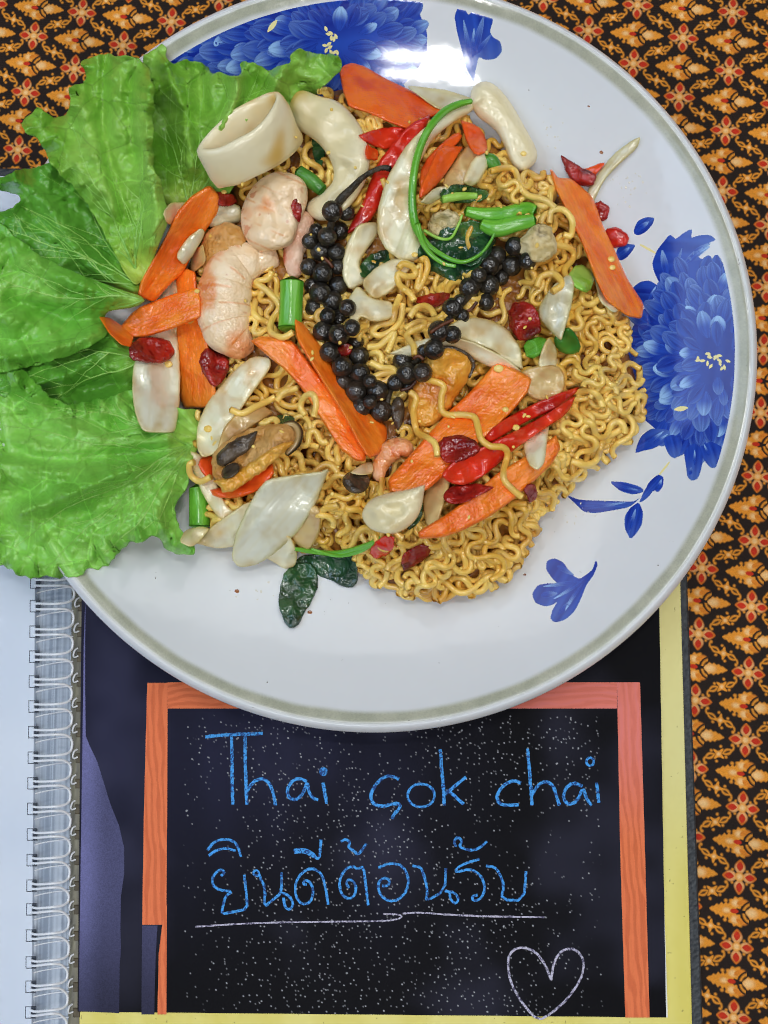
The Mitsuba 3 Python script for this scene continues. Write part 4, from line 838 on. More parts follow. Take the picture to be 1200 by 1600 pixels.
# squid
def squid_ring(c, ang, r1, r2, half, thick, elev, z, label):
    """A band of squid: a loop of radii r1 x r2 px whose axis leans elev degrees above the table."""
    e1 = np.array([math.cos(ang), -math.sin(ang), 0]); per = np.array([-e1[1], e1[0], 0]); per = per if per[1] < 0 else -per
    ax = per * math.cos(elev) + np.array([0, 0, 1.]) * math.sin(elev); e2 = np.cross(e1, ax)
    n, m = 72, 14; a = np.arange(n) / n * 2 * np.pi; b = np.arange(m) / m * 2 * np.pi
    o = P([c], z)[0]; k = PXMM / 1000
    wv = 1 + .12 * np.sin(2 * a + 1) + .07 * np.sin(3 * a)
    ctr = o + (np.cos(a) * wv)[:, None] * e1 * r1 * k + (np.sin(a) * (1 + .15 * np.cos(a)))[:, None] * e2 * r2 * k
    out = np.cos(a)[:, None] * e1 * r2 + np.sin(a)[:, None] * e2 * r1; out /= np.linalg.norm(out, axis=1, keepdims=True)
    sup = lambda v: np.sign(v) * np.abs(v) ** .62
    hw = half * (1 + .16 * np.sin(a + .6))
    V = ctr[:, None] + sup(np.sin(b))[None, :, None] * out[:, None] * thick * k + (sup(np.cos(b))[None] * hw[:, None] * k)[..., None] * ax
    V = V.reshape(-1, 3); V = V + (meshkit.fbm(V * 160, 2) - .5)[:, None] * .0011
    idx = np.arange(n * m).reshape(n, m); i2 = np.roll(idx, -1, 0)
    F = np.stack([idx, i2, np.roll(i2, -1, 1), np.roll(idx, -1, 1)], -1).reshape(-1, 4); F = np.vstack([F[:, [0, 1, 2]], F[:, [0, 2, 3]]])
    tv = V[F].reshape(-1, 3, 3); vol = np.einsum('ij,ij->i', tv[:, 0], np.cross(tv[:, 1], tv[:, 2])).sum()
    if vol < 0: F = F[:, ::-1]
    d = V - CAM; t = d @ FW; q = np.c_[600 + FOC * (d @ RT) / t, 800 - FOC * (d @ UP) / t]
    hput(q, V[:, 2] * 1000, 2)
    return put('squid_ring', (V, F), 'squid', None, label, 'squid')
GR('scallion_piece', [(466, 268), (486, 282), (504, 298)], [11, 12, 10], 'green scallion bit in the gap of the squid piece', 'stem_dark', lift=-1)
leafbit([(488, 200), (500, 212), (508, 235), (500, 262), (490, 240)], 'dark leaf shred inside the open squid piece')
slab('squid_piece', [(452, 192), (452, 168), (462, 146), (474, 142), (496, 152), (525, 158), (548, 178), (566, 205), (576, 240), (574, 272), (560, 302), (538, 330), (508, 346), (482, 336), (480, 318), (510, 300), (526, 280), (520, 250), (500, 222), (476, 206)], 8, 'squid', None, 'open crescent of squid right of the closed ring', 'squid', edge=17, smooth_n=2, cross=1., rough=.3, pct=60, wave=1.2)
squid_ring((391, 226), math.radians(-33), 66, 36, 40, 8, math.radians(-47), hget([(391, 226)])[0] + 13, 'closed pale squid ring on the upper lettuce')
CAR([(532, 112), (538, 104), (550, 100), (570, 106), (600, 124), (645, 145), (690, 168), (685, 176), (660, 186), (637, 200), (610, 190), (580, 176), (547, 166), (538, 142)], 'broad reddish carrot slice at the top of the food', 4.5, 'carrot_deep', edge=5)
O('', [(640, 136), (700, 143), (735, 155), (725, 168), (690, 174)], 'thin pale onion strip at the top rim behind the carrot', 2, 'onion_clear')
CH('chili_strip', [(563, 212), (590, 203), (625, 199), (637, 206), (612, 234), (575, 224)], 'short red chili strip beside the squid crescent', 4, 'chili_red', rough=.2)
CH('chili_strip', [(670, 182), (655, 215), (632, 250), (606, 295), (590, 325), (575, 346), (545, 363), (550, 350), (568, 320), (580, 285), (592, 255), (620, 220), (642, 195)], 'long red chili strip running down between squid and onion arc', 4, 'chili_red', rough=.2)
CH('chili_piece', [(575, 228), (590, 238), (588, 250), (572, 246)], 'orange chili corner between squid and red chili strip', 2, 'pepper_orange', rough=.1)

# centre onions
O('', [(545, 378), (560, 352), (588, 348), (590, 365), (572, 388), (557, 412), (572, 440), (548, 452), (536, 432), (538, 402)], 'white onion strip just right of the peppercorn cluster', 4, 'onion', cross=2.)
leafbit([(560, 422), (575, 402), (600, 392), (613, 392), (606, 410), (588, 424), (570, 434)], 'dark leaf below the big onion arc')
O('', [(566, 442), (590, 418), (622, 403), (645, 412), (630, 432), (606, 458), (584, 466)], 'short white onion piece left of the central noodle curls', 4.5, 'onion', cross=2)
O('', [(545, 468), (560, 448), (578, 468), (614, 474), (612, 496), (584, 502), (560, 490), (556, 520), (548, 500)], 'torn white onion piece in the middle of the heap', 3.4, 'onion')
CH('chili_piece', [(650, 468), (680, 458), (702, 460), (694, 475), (662, 480)], 'small red chili flake above the second pepper sprig', 2.4)
O('', [(688, 520), (720, 500), (755, 498), (790, 514), (812, 545), (815, 575), (800, 570), (770, 546), (730, 531)], 'upper white onion arc right of the centre', 4, 'onion', cross=2.4)
O('', [(612, 552), (660, 531), (700, 527), (740, 536), (788, 560), (812, 580), (770, 574), (730, 553), (690, 546), (640, 556)], 'lower white onion arc across the centre', 4, 'onion', cross=2.)
O('', [(700, 302), (692, 282), (710, 256), (733, 226), (752, 214), (752, 240), (742, 266), (726, 288)], 'pointed pale onion petal right of the green stem', 3.4, 'onion_brown', cross=2)
O('', [(724, 282), (740, 250), (760, 234), (763, 256), (748, 282), (735, 290)], 'second small onion petal left of the squid at the upper right', 3, 'onion')
slab('pepper_piece', [(722, 190), (746, 198), (757, 215), (760, 236), (745, 242), (732, 225)], 3, 'pepper_orange', None, 'orange pepper piece next to the upper right squid', 'pepper', edge=5)
slab('pepper_strip', [(656, 290), (662, 256), (690, 226), (715, 207), (722, 215), (692, 242), (676, 272), (666, 300)], 3.4, 'pepper_orange', None, 'left orange pepper strip under the green stem', 'pepper', edge=5)
slab('pepper_strip', [(687, 230), (720, 231), (707, 252), (690, 277), (675, 294), (657, 308), (657, 295), (674, 262)], 3.8, 'pepper_orange', None, 'right orange pepper strip beside the onion petals', 'pepper', edge=6)
O('', [(660, 315), (680, 295), (702, 292), (690, 305), (672, 318)], 'frayed onion end below the orange pepper strips', 2, 'onion_clear')
O('', [(740, 158), (700, 172), (640, 222), (606, 278), (591, 330), (592, 366), (606, 391), (626, 404), (650, 405), (660, 394), (650, 360), (645, 310), (650, 262), (672, 218), (702, 192), (738, 172)], 'big white onion arc standing at the top centre', 6, 'onion', cross=4.5, edge=12, smooth_n=2)
slab('squid_piece', [(735, 142), (752, 128), (772, 132), (798, 163), (818, 200), (838, 235), (836, 254), (816, 269), (800, 256), (786, 216), (770, 196), (742, 178)], 9, 'squid', None, 'thick squid piece at the upper right edge of the food', 'squid', edge=17, smooth_n=2, cross=1.5, rough=.8)
GR('scallion_piece', [(756, 248), (768, 252), (776, 266)], [9, 12, 10], 'dark green scallion bit under the upper right squid', 'stem_dark', lift=-1)

# dark leaves and greens, right of centre
leafbit([(688, 300), (715, 288), (745, 296), (763, 300), (758, 312), (720, 316), (695, 312)], 'dark strip of leaf above the thick green stalk')
GR('leaf_stalk', [(690, 312), (715, 307), (745, 306)], [6, 7, 5], 'pale green stalk below the dark leaf strip', 'stem_lime')
slab('mushroom_piece', [(668, 345), (690, 328), (720, 335), (715, 360), (695, 378), (675, 372)], 5, 'grey_meat', None, 'grey brown mushroom piece inside the bend of the green stem', 'mushroom', edge=9, rough=2.0, jit=3.)
leafbit([(655, 385), (680, 365), (715, 350), (745, 345), (770, 362), (768, 392), (748, 410), (742, 435), (715, 442), (690, 428), (668, 420), (655, 405)], 'large wilted dark leaf right of the onion arc', 1.2, wave=3)
leafbit([(742, 375), (765, 358), (776, 372), (758, 400), (740, 415), (725, 412)], 'folded dark leaf under the thick green stalk', 1.0)
GR('green_stalk', [(728, 330), (755, 335), (790, 334), (822, 326), (834, 330)], [8, 11, 12, 11, 10], 'thick bright green stalk, upper half of the pair', lift=0)
GR('green_stalk', [(752, 350), (775, 357), (805, 350), (834, 344)], [9, 14, 13, 10], 'thick bright green stalk, lower half of the pair', lift=0)
slab('grey_meat_piece', [(806, 388), (815, 372), (840, 350), (858, 352), (866, 375), (868, 396), (850, 410), (828, 404)], 5, 'grey_meat', None, 'grey mussel scrap right of the upper peppercorns', 'mussel', edge=9, rough=2.4, smooth_n=2, jit=3.)
slab('scallion_piece', [(886, 436), (904, 411), (929, 430), (920, 456), (905, 452)], 7, 'stem_lime', None, 'light green scallion chunk beside the long right carrot', 'green vegetable', edge=8)
CAR([(862, 268), (871, 280), (892, 281), (924, 308), (940, 353), (959, 393), (978, 436), (1004, 476), (1001, 496), (980, 492), (948, 468), (932, 436), (913, 383), (887, 329), (870, 295)], 'long orange carrot slice on the right, pointing at the painted flower', 6, 'carrot', edge=6, pct=88, lift=.6)
slab('scallion_piece', [(866, 527), (885, 511), (900, 524), (907, 547), (890, 553), (872, 546)], 4, 'stem_dark', None, 'dark green scallion chunk below the pale onion wedge', 'green vegetable', edge=8)
slab('scallion_piece', [(818, 535), (850, 526), (856, 546), (826, 562)], 4, 'stem_green', None, 'bright green scallion chunk below the dark chili chunk', 'green vegetable', edge=7)
O('', [(843, 482), (862, 450), (889, 430), (896, 445), (890, 482), (876, 529), (860, 515), (846, 497)], 'pale onion wedge right of the dark chili chunk', 3.4, 'onion_clear')
CH('chili_piece', [(796, 478), (818, 471), (836, 482), (846, 510), (836, 525), (815, 533), (798, 515)], 'wrinkled dark red chili chunk right of centre', 6, rough=1.6, edge=11)
O('', [(842, 572), (851, 540), (858, 530), (868, 545), (869, 576), (855, 582)], 'small pointed onion tip above the brown onion block', 3, 'onion')
O('', [(812, 586), (830, 575), (870, 572), (881, 590), (878, 613), (850, 626), (830, 620), (815, 600)], 'brown stained onion block above the red chili', 3.6, 'onion_brown')

# lower right: carrots and chilies
slab('mussel', [(643, 605), (658, 572), (675, 551), (700, 544), (726, 554), (739, 570), (731, 592), (714, 612), (701, 642), (680, 661), (660, 669), (644, 655), (639, 630)], 11, 'mussel_orange', None, 'plump orange mussel beside the tip of the pepper sprigs', 'mussel', edge=17, smooth_n=2, rough=1.6, cross=1.5, jit=2.2)
tube('mussel_lip', [(672, 552), (700, 543), (726, 552), (740, 568), (733, 590)], [2, 3, 3.5, 3, 2], 'mussel_dark', 'mussel_001', n=8, lift=-1.5)
O('', [(664, 802), (664, 772), (680, 746), (704, 742), (697, 770), (690, 792), (680, 826), (668, 820)], 'brown onion petal between the two lower carrots', 3, 'onion_brown')
CAR([(868, 683), (874, 700), (862, 722), (838, 746), (800, 780), (760, 808), (720, 828), (690, 838), (657, 840), (655, 832), (700, 805), (745, 770), (780, 740), (810, 722), (840, 705)], 'lowest long carrot slice at the lower right', 6.5, 'carrot', edge=6, pct=85)
O('', [(818, 690), (840, 668), (856, 664), (852, 700), (848, 725), (838, 733), (827, 724)], 'narrow onion wedge lying on the lowest carrot', 3, 'onion')
CH('chili_piece', [(820, 762), (835, 756), (839, 775), (828, 783)], 'tiny dark chili flake at the end of the lowest carrot', 2.4)
CAR([(775, 569), (800, 577), (829, 592), (823, 612), (800, 640), (760, 680), (730, 706), (700, 735), (665, 765), (640, 771), (612, 768), (608, 750), (640, 715), (680, 670), (702, 645), (735, 615)], 'broad carrot slice in the middle of the lower right', 6, 'carrot', edge=6, pct=85)
CH('chili_piece', [(693, 778), (702, 762), (735, 756), (768, 762), (735, 780), (706, 788)], 'dark wrinkled chili flake between the two lower carrots', 3.5, rough=1.1)
CH('chili_strip', [(902, 607), (880, 632), (850, 645), (815, 660), (780, 682), (758, 694), (762, 676), (800, 650), (845, 628), (880, 614)], 'upper strip of the bright red chili at the right', 4.5, 'chili_red', rough=.4)
CH('chili_strip', [(896, 622), (886, 645), (850, 668), (800, 702), (765, 735), (730, 757), (702, 753), (690, 741), (715, 718), (760, 698), (800, 678), (850, 652)], 'thick lower strip of bright red chili across the carrots', 6, 'chili_red', rough=.2, edge=13)
CH('chili_piece', [(687, 686), (712, 681), (740, 687), (750, 700), (735, 714), (700, 724), (689, 715)], 'dark red chili flap on the broad lower carrot', 3, rough=1.0)

# middle carrots
CAR([(395, 533), (407, 527), (432, 530), (456, 534), (480, 565), (515, 612), (545, 650), (572, 698), (569, 719), (556, 718), (533, 700), (500, 648), (470, 602), (445, 575), (420, 555)], 'long carrot stick in the middle, left of the pair', 6.5, 'carrot', edge=6, pct=75)
CAR([(460, 496), (468, 502), (502, 543), (525, 588), (552, 632), (582, 650), (602, 668), (603, 686), (593, 706), (577, 714), (560, 690), (540, 650), (515, 610), (488, 567), (466, 530)], 'pointed carrot stick in the middle, right of the pair under the peppercorns', 6.5, 'carrot', edge=6, pct=75)

# shrimps
def shrimp(path, rad, label, mat='shrimp', flat=.8, seg=15, lift=0., amp=.055, **k):
    pts = np.asarray(path, float); q = spline(np.c_[pts, rad], 2.5)
    s_ = np.arange(len(q)) * 2.5
    r = q[:, 2] * PXMM * (1 + amp * np.abs(np.sin(np.pi * s_ / seg / 1.9)) - amp / 2)
    ee = np.linspace(0, 1, len(q)); r = r * np.clip(np.sqrt(1 - np.clip((.10 - ee) / .10, 0, 1) ** 2), .2, 1) * np.clip(np.sqrt(1 - np.clip((ee - .92) / .08, 0, 1) ** 2), .2, 1)
    h = np.percentile(hget(q[:, :2]), 50); z = gaussian_filter1d(.5 * h + .5 * hget(q[:, :2]), 8) + r * flat * .62 + lift
    V, F, uv = sweep_arrays(P(q[:, :2], z), r / 1000, 26, flat)
    V = V + (meshkit.fbm(V * 330, 3) - .5)[:, None] * np.array([0, 0, .0016])
    ring = np.linspace(0, 2 * np.pi, 12, endpoint=False)
    for a in np.linspace(-1, 1, 9):
        hput(q[:, :2] + np.gradient(q[:, :2], axis=0)[:, ::-1] / 2.5 * [1, -1] * (q[:, 2] * a)[:, None], z + r * flat * math.sqrt(1 - a * a * .98), 1)
    return put('shrimp', (V, F), mat, None, label, 'shrimp', uv=uv)
shrimp([(476, 335), (468, 365), (458, 400), (462, 434)], [17, 20, 16, 11], 'small pink shrimp piece between the two large shrimps and the peppercorns', 'shrimp_pink')
def folds(pts, w, pr):      # creases of the curled tail fanning out from the inside of the curl
    a_ = np.arctan2(pts[:, 1] - 345, pts[:, 0] - 452); rr_ = np.linalg.norm(pts - [452, 345], axis=1)
    return pr * (1.5 * np.abs(np.sin(a_ * 2.6 + .4)) ** .6 - .9) * np.clip(rr_ / 45, .3, 1) + 1.8 * np.exp(-((rr_ - 46) / 20) ** 2) * pr
slab('shrimp', [(377, 336), (386, 308), (403, 284), (430, 269), (457, 272), (477, 286), (480, 310), (472, 334), (462, 350), (460, 374), (445, 386), (416, 392), (396, 386), (381, 366)], 11, 'shrimp', None, 'plump curled cooked shrimp below the closed squid ring', 'shrimp', edge=22, smooth_n=2, rough=.8, cross=2., top=folds, pct=60)
sh2 = shrimp([(436, 412), (412, 404), (380, 412), (356, 436), (350, 475), (354, 510), (372, 534), (396, 546)], [14, 24, 34, 41, 43, 41, 30, 14], 'large curled shrimp in the left middle beside the carrots', flat=.7, seg=17, amp=.07)
CH('chili_piece', [(457, 318), (465, 312), (471, 325), (467, 345), (459, 336)], 'dark red chili fleck on the curled upper shrimp', 1.2, rough=.1, edge=4)
GR('scallion_piece', [(456, 440), (455, 475), (453, 514)], [19, 18, 19], 'short upright green scallion tube beside the lower shrimp', n=16)
GR('scallion_piece', [(310, 762), (312, 790), (312, 822)], [15, 17, 17], 'light green scallion tube at the lower left edge of the food', n=16)

# lower left
O('', [(300, 708), (320, 714), (330, 740), (350, 790), (372, 806), (345, 812), (320, 775), (305, 740)], 'onion strip behind the scallion tube at lower left', 2.4, 'onion')
slab('pepper_strip', [(310, 722), (328, 711), (336, 730), (330, 748), (318, 740)], 3, 'pepper_orange', None, 'small red orange pepper corner left of the brown mussel', 'pepper', edge=5)
slab('pepper_strip', [(331, 767), (370, 758), (400, 740), (424, 727), (427, 742), (402, 766), (370, 777), (335, 775)], 4, 'pepper_orange', None, 'red orange pepper strip below the brown mussel', 'pepper', edge=6)
O('', [(309, 700), (310, 666), (324, 632), (345, 605), (370, 578), (396, 558), (420, 561), (422, 573), (402, 600), (380, 630), (352, 672), (336, 706), (318, 714)], 'long ribbed onion arc on the left above the brown mussel', 4, 'onion', cross=3, edge=9, smooth_n=2)
O('', [(352, 668), (378, 640), (410, 634), (424, 645), (400, 660), (360, 690), (340, 705)], 'brown tinted onion under the edge of the brown mussel', 3, 'onion_brown')
leafbit([(432, 652), (448, 648), (460, 654), (455, 664), (436, 662)], 'tiny dark leaf above the brown mussel')
ms = thing('mussel', 'brown open mussel with dark lip at the lower left', 'mussel')
slab('meat', [(330, 718), (340, 700), (365, 685), (395, 671), (430, 664), (452, 664), (462, 676), (456, 694), (430, 708), (405, 735), (375, 755), (360, 768), (345, 760), (333, 738)], 10, 'mussel_brown', ms, edge=14, rough=2.4, smooth_n=2, cross=1.5, jit=3.0)
slab('mantle', [(336, 718), (350, 700), (372, 686), (400, 676), (392, 700), (366, 716), (346, 730)], 4, 'mussel_dark', ms, 'dark brown wet mantle of the mussel', edge=9, smooth_n=2, rough=1.2, jit=2., foot=.2)
slab('frill', [(338, 752), (352, 748), (375, 738), (410, 712), (440, 694), (456, 692), (434, 714), (406, 738), (376, 757), (360, 770), (346, 764)], 6, 'mussel_orange', ms, 'orange frilled edge of the mussel', edge=6, smooth_n=2, rough=2.4, jit=3.5, foot=.5)
slab('gut', [(347, 738), (355, 728), (370, 724), (374, 732), (364, 744), (350, 747)], 3, 'mussel_dark', ms, 'dark spot of the mussel', edge=7, smooth_n=2, foot=.5)
tube('lip', [(444, 664), (458, 664), (466, 676), (462, 694), (448, 710)], [4, 7, 8, 7, 4], 'mussel_lip', ms, 'black edged mussel lip', n=12)
O('', [(310, 848), (330, 825), (360, 805), (384, 788), (396, 786), (386, 815), (370, 852), (340, 855)], 'lower left onion wedge pointing at the scallion tube', 3, 'onion')
O('', [(282, 846), (291, 830), (312, 824), (324, 827), (308, 847), (298, 853)], 'small onion tip next to the lettuce at lower left', 2.4, 'onion')
O('', [(452, 832), (470, 800), (494, 790), (500, 806), (497, 836), (481, 859), (466, 850)], 'onion petal right of the large lower onion slab', 3, 'onion_brown')
leafbit([(456, 880), (480, 867), (520, 872), (548, 866), (558, 892), (555, 915), (540, 917), (515, 902), (482, 892)], 'dark wet leaf lying at the lower edge of the heap', 1.2, wave=2.6)
leafbit([(447, 892), (470, 880), (490, 884), (496, 914), (485, 940), (474, 955), (463, 979), (450, 979), (436, 945), (440, 915)], 'dark green leaf hanging off the heap onto the bare plate', 1.2, wave=2.6, lift=1.)
O('', [(410, 866), (430, 850), (450, 836), (463, 864), (460, 882), (446, 888), (430, 877)], 'blunt onion piece below the large lower onion slab', 2.8, 'onion')
O('', [(363, 872), (370, 835), (388, 795), (404, 766), (420, 750), (450, 745), (500, 739), (511, 735), (503, 757), (490, 790), (466, 828), (432, 860), (402, 880), (375, 885)], 'large pale onion slab at the bottom left of the heap', 4, 'onion_clear', cross=3, edge=7)
slab('mushroom_piece', [(534, 752), (545, 738), (565, 736), (578, 750), (570, 768), (548, 770)], 5, 'mussel_dark', None, 'dark glossy mushroom bit left of the small brown shrimp', 'mushroom', edge=9, smooth_n=2)
GR('thin_stem', [(452, 856), (490, 862), (530, 864), (572, 852), (602, 836)], [3, 4, 4.5, 4, 3], 'thin green stem at the bottom of the heap, upper strand')
GR('thin_stem', [(486, 858), (525, 868), (560, 862), (596, 842)], [2.5, 3, 3.5, 3], 'thin green stem at the bottom of the heap, lower strand')
CH('chili_piece', [(577, 862), (600, 837), (617, 842), (609, 863), (586, 873)], 'orange red chili corner at the bottom centre', 2.4, 'chili_red')
CH('chili_piece', [(628, 872), (641, 858), (668, 851), (673, 864), (652, 880), (632, 891)], 'dark red chili flake among the lowest noodles', 3)
leafbit([(632, 820), (648, 792), (659, 788), (658, 806), (642, 828)], 'dark leaf edge under the white squid piece')
slab('squid_piece', [(566, 803), (578, 782), (606, 772), (640, 767), (662, 760), (656, 800), (640, 821), (615, 834), (586, 829), (572, 818)], 8, 'squid', None, 'smooth white squid piece at the bottom centre', 'squid', edge=18, smooth_n=2, cross=1.)
sh4 = shrimp([(590, 752), (596, 725), (610, 705), (630, 700), (640, 712)], [8, 13, 17, 15, 8], 'small brown shrimp piece below the pepper sprig tip', 'shrimp', seg=9)
slab('onion_slice', [(551, 738), (566, 727), (580, 722), (582, 738), (566, 741)], 2, 'onion', None, 'little pointed onion scrap left of the small brown shrimp', 'onion', edge=4)

# loose noodles that stand out on top
def noodle(path, lab, r=5.2, **k): return tube('noodle_strand', path, r, 'noodle', None, lab, 'noodle', n=10, step=2.5, smooth_z=4, **k)
noodle([(640, 588), (690, 600), (690, 620), (690, 640), (700, 648), (722, 648), (741, 652), (747, 668), (752, 686), (766, 697), (786, 699), (793, 710), (787, 735), (788, 750), (800, 764), (816, 777)], 'long wavy noodle running over the broad carrot and red chili')
noodle([(640, 612), (650, 622), (646, 645), (652, 674), (668, 684), (680, 694), (684, 714)], 'bent noodle lying over the orange mussel')
noodle([(425, 424), (418, 436), (400, 441), (418, 455), (436, 478), (424, 502), (424, 520), (442, 527), (458, 519)], 'noodle curl hooked round the green scallion tube by the shrimp')
noodle([(360, 640), (378, 646), (398, 636), (420, 626), (430, 620)], 'single noodle end on the ribbed onion arc')
noodle([(432, 628), (440, 618), (460, 612), (472, 622), (466, 634), (448, 634), (436, 624), (446, 612), (466, 606)], 'coiled noodle loop left of the middle carrots')
noodle([(478, 650), (470, 636), (476, 620), (488, 616), (494, 630), (490, 652)], 'upright noodle loop beside the coiled noodle')
noodle([(622, 420), (630, 412), (646, 418), (648, 430), (634, 432), (622, 428), (624, 444), (640, 458), (648, 470)], 'uppermost noodle knot in the middle of the heap', lift=1.5)
noodle([(656, 408), (664, 404), (668, 418), (660, 440), (652, 452), (655, 430), (657, 412)], 'folded noodle loop pointing up to the dark leaf', lift=1.5)
noodle([(625, 462), (618, 480), (612, 502), (592, 508), (582, 518), (592, 524), (610, 518), (625, 500), (629, 474)], 'long noodle bend left of the central knot', lift=1.)
noodle([(574, 542), (592, 540), (606, 528), (616, 520), (610, 540), (604, 552)], 'short noodle bend above the lower noodle coil', lift=1.)
noodle([(632, 516), (646, 506), (660, 502), (664, 508), (650, 514), (636, 524), (646, 540), (648, 556)], 'noodle zigzag left of the second pepper sprig', lift=1.)
noodle([(640, 496), (650, 482), (664, 478), (674, 484), (680, 496)], 'arched noodle above the zigzag noodle', lift=1.)
noodle([(578, 566), (596, 574), (614, 576), (616, 582), (598, 584), (584, 590), (600, 596), (612, 588)], 'thick noodle coil just above the tip of the pepper sprigs', lift=1.5)
noodle([(765, 268), (790, 262), (805, 268), (812, 290), (825, 305), (850, 312), (868, 325)], 'noodle bending down from the upper right squid piece')
noodle([(858, 350), (862, 330), (880, 328), (894, 345), (892, 368), (880, 366)], 'round noodle loop left of the long right carrot')
noodle([(838, 450), (846, 432), (866, 428), (878, 444), (862, 456)], 'noodle ring above the pale onion wedge')
noodle([(330, 745), (312, 752), (298, 742), (296, 726), (304, 722)], 'noodle loop at the left edge near the scallion tube')

# ------------------------------------------------------------------ the two sprigs of black peppercorns
ico = trimesh.creation.icosphere(3, 1.0)
def sprig(path, rad, corns, label, stem=None, husks=()):
    k = thing('peppercorn_sprig', label, 'peppercorns')
    q = np.array(path, float)
    tube('stem', q, rad, 'pepper_stem', k, n=10, lift=.3)
    r = np.random.default_rng(len(corns))
    for (x, y, rr) in corns:
        rr *= 1.13
        h = hget([(x, y), (x + 6, y), (x - 6, y), (x, y + 6), (x, y - 6)]); rm = rr * PXMM
        z = np.percentile(h, 40) + rm * .75
        v = ico.vertices * (1 + .10 * (meshkit.fbm(ico.vertices * 2.2 + r.uniform(0, 50, 3), 3) - .5)[:, None])
        v = v * rm / 1000 * [1, 1, .95] + P([(x, y)], z)
        hput(np.array([(x + a * rr, y + b * rr) for a in np.linspace(-.7, .7, 7) for b in np.linspace(-.7, .7, 7)]), np.array([z + rm * math.sqrt(max(0, 1 - (a * a + b * b) * .98)) for a in np.linspace(-.7, .7, 7) for b in np.linspace(-.7, .7, 7)]), 1)
        put('peppercorn', (v, ico.faces), 'peppercorn_black', k)
    for o in husks: tube('husk', o, 2.6, 'pepper_husk', k, lift=.8, n=8)
    return k
A = [(519, 330, 14.5), (541, 332, 12), (530, 361, 13.5), (511, 370, 13.5), (484, 377, 11.5), (494, 360, 10), (501, 392, 14.5), (526, 394, 12.5), (482, 417, 12), (504, 427, 14.5), (527, 417, 11), (488, 447, 12), (500, 458, 15.5), (528, 447, 14), (519, 470, 14.5), (543, 481, 12), (490, 480, 13), (512, 494, 11.5), (532, 498, 14), (505, 518, 14.5), (550, 512, 11.5), (530, 523, 15), (556, 535, 11), (515, 550, 14), (561, 556, 14), (540, 545, 11), (535, 573, 14.5), (562, 583, 14.5), (535, 597, 12.5), (556, 612, 15.5), (590, 610, 15), (564, 636, 14), (595, 642, 16), (578, 596, 10), (578, 628, 10)]
Bc = [(804, 385, 13.5), (824, 408, 12.5), (799, 415, 15), (776, 399, 13.5), (764, 414, 14.5), (733, 450, 14.5), (764, 446, 15), (783, 434, 11), (759, 472, 12), (707, 482, 14.5), (722, 494, 10), (686, 518, 15), (707, 523, 12), (678, 546, 14), (662, 548, 9), (629, 563, 13.5), (636, 583, 15), (660, 582, 13.5), (618, 598, 12), (640, 604, 10), (748, 430, 11), (718, 470, 9)]
sprig([(610, 264), (600, 262), (585, 266), (566, 278), (548, 296), (532, 312), (522, 330), (512, 380), (506, 440), (516, 500), (534, 560), (560, 610), (584, 640)], [5, 4.5, 4, 4.5, 6, 7, 6, 6, 6, 6, 6, 6, 5], A, 'long drooping sprig of black peppercorns left of centre with bare curved stalk', husks=[[(505, 402), (514, 410), (520, 418)]])
sprig([(812, 398), (785, 415), (755, 440), (728, 468), (702, 498), (682, 530), (660, 556), (636, 578), (612, 606), (604, 632)], [4, 4, 5, 5, 5, 5, 5, 5, 5, 4], Bc, 'second sprig of black peppercorns slanting up to the right', husks=[[(722, 488), (735, 484), (745, 472)], [(672, 520), (690, 508), (708, 500)], [(645, 560), (654, 556), (662, 562)], [(650, 596), (640, 606), (626, 610)]])
CH('chili_piece', [(528, 546), (540, 537), (549, 540), (548, 550), (536, 557)], 'red chili fleck caught among the peppercorns', 2, edge=5, rough=.2)
slab('seed_pod', [(612, 632), (622, 620), (630, 628), (630, 655), (622, 670), (614, 655)], 4, 'mussel_dark', None, 'dark shiny pod below the meeting point of the sprigs', 'pod', edge=7, smooth_n=2)

# the long thin green stem on top
GR('vegetable_shoot', [(737, 158), (716, 163), (692, 176), (668, 205), (652, 245), (645, 290), (645, 330), (652, 358), (668, 382), (690, 398), (712, 408), (730, 408), (752, 396), (766, 378), (774, 362)], [4, 5.5, 6, 6, 6, 6.2, 6.5, 7, 5, 4, 3.6, 3, 2.6, 2.4, 2], 'long thin bright green stem curving down over the onion arc', n=12, lift=.4)
GR('vegetable_shoot', [(652, 350), (660, 378), (674, 398), (694, 412), (712, 416)], [5, 4.5, 4, 3.4, 3], 'short green side stem beside the dark leaf', n=10, lift=.2)
GR('vegetable_shoot', [(662, 360), (685, 372), (704, 372), (716, 352), (722, 336)], [3, 2.6, 2.4, 2.2, 2], 'fine olive tendril linking the stem and the thick stalk', 'stem_lime', n=8)

# ------------------------------------------------------------------ seeds and small scraps
seed = trimesh.creation.icosphere(2, 1.0)
for (x, y, rr, lab) in [(401, 234, 8, 'chili seed on the closed squid ring'), (263, 569, 8, 'chili seed on the large left onion slab'), (325, 670, 8, 'chili seed on the ribbed onion arc'), (779, 576, 9, 'chili seed at the top of the broad carrot'), (308, 455, 5, 'chili seed on the crosswise left carrot'), (350, 300, 5, 'chili seed under the closed squid ring'), (818, 240, 6, 'chili seed on the upper right squid piece'), (806, 668, 7, 'chili seed on the red chili strips'), (955, 405, 7, 'upper chili seed on the long right carrot'), (957, 418, 6, 'lower chili seed on the long right carrot'), (648, 398, 6, 'chili seed at the foot of the onion arc'), (790, 640, 6, 'chili seed above the red chili strips')]:
    rr *= .85; h = hget([(x, y)])[0]; v = seed.vertices * [rr, rr * .8, rr * .35] * PXMM / 1000 + P([(x, y)], h + .3)
    put('chili_seed', (v, seed.faces), 'seed', None, 'pale yellow ' + lab, 'seed')
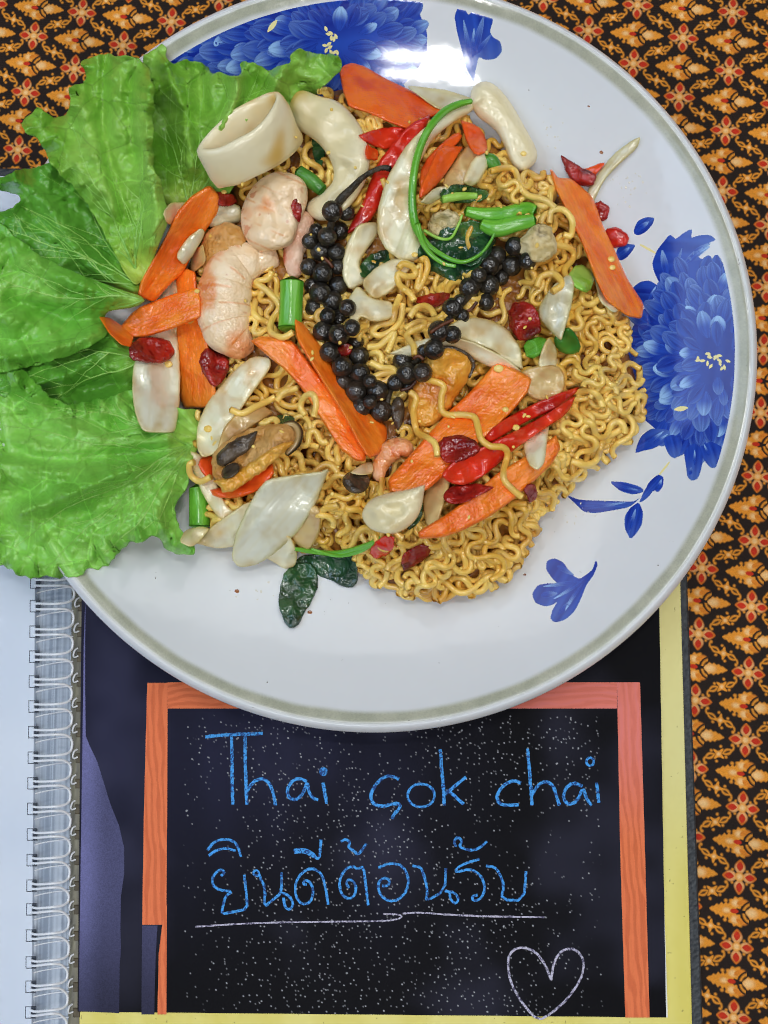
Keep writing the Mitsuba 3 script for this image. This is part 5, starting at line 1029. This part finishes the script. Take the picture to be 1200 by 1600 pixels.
for (x, y, rr, lab) in [(370, 924, 4, 'left of the hanging leaf'), (484, 957, 4, 'right of the hanging leaf'), (940, 238, 3.5, 'beside the onion sliver'), (920, 166, 2, 'on the bare upper right plate'), (820, 898, 2.4, 'near the noodles at the bottom')]:
    h = hget([(x, y)])[0]; v = seed.vertices * [rr, rr * .8, rr * .25] * PXMM / 1000 + P([(x, y)], h + .05)
    put('sauce_speck', (v, seed.faces), 'sauce', None, 'brown sauce speck ' + lab, 'sauce speck')

r8 = np.random.default_rng(21); bits = []
inm = mpoly.buffer(-25)
while len(bits) < 70:
    q_ = r8.uniform([300, 130], [1010, 940])
    if not inm.contains(shapely.Point(q_)): continue
    a_, b_ = r8.uniform(2.0, 4.2), r8.uniform(1.6, 3.2); th_ = r8.uniform(0, 3.1)
    v_ = seed.vertices * (1 + .35 * (meshkit.fbm(seed.vertices * 1.7 + r8.uniform(0, 40, 3), 2) - .5)[:, None]) * [a_, b_, min(a_, b_) * .8] * PXMM / 1000
    v_ = v_ @ np.array([[math.cos(th_), math.sin(th_), 0], [-math.sin(th_), math.cos(th_), 0], [0, 0, 1]]) + P([q_], hget([q_])[0] + .1)
    bits.append((v_, seed.faces))
V, F, _ = join(bits); put('minced_garlic', (V, F), 'seed', None, 'tiny minced garlic bits scattered over the fried noodles', 'garlic', kind='stuff')
scene['mat_oil'] = principled([.66, .64, .55], rough=.06, spec=.6)
r9 = np.random.default_rng(9)
for (cx_, cy_, n_, sp_, lab) in [(985, 290, 26, (34, 26), 'oil droplets on the plate beside the onion sliver'), (420, 920, 16, (70, 18), 'oil droplets on the bare plate left of the hanging leaf'), (905, 800, 14, (40, 30), 'oil droplets on the plate right of the lowest noodles'), (860, 200, 14, (20, 40), 'oil droplets on the plate right of the upper squid')]:
    pp = []
    for _ in range(n_):
        q_ = np.array([[cx_ + r9.normal() * sp_[0] * .5, cy_ + r9.normal() * sp_[1] * .5]]); w_, _r = on_plate(q_, .02); a_ = r9.uniform(.5, 2.0)
        pp.append((seed.vertices * [a_ * PXMM / 1000, a_ * PXMM / 1000 * r9.uniform(.7, 1.6), .00016] + w_, seed.faces))
    V, F, _ = join(pp); k9 = put('oil_droplets', (V, F), 'oil', None, 'tiny ' + lab, 'oil', kind='stuff')

for k_, grp in {'onion': 'onion slices in the noodle dish', 'carrot': 'carrot sticks in the noodle dish', 'chili': 'chili pieces in the noodle dish', 'lettuce': 'lettuce leaves on the left', 'basil': 'dark leaves in the noodle dish', 'noodle': 'loose noodles lying on top', 'shrimp': 'shrimps in the noodle dish', 'squid': 'squid pieces in the noodle dish',
                'seed': 'chili seeds on the food', 'sauce speck': 'sauce specks on the plate', 'peppercorns': 'peppercorn sprigs', 'mussel': 'mussel pieces in the noodle dish', 'green vegetable': 'green stems in the noodle dish', 'pepper': 'orange pepper pieces', 'mushroom': 'mushroom bits', 'lamp': 'ceiling lamps above the table'}.items():
    for d_ in labels.values():
        if d_.get('category') == k_: d_['group'] = grp
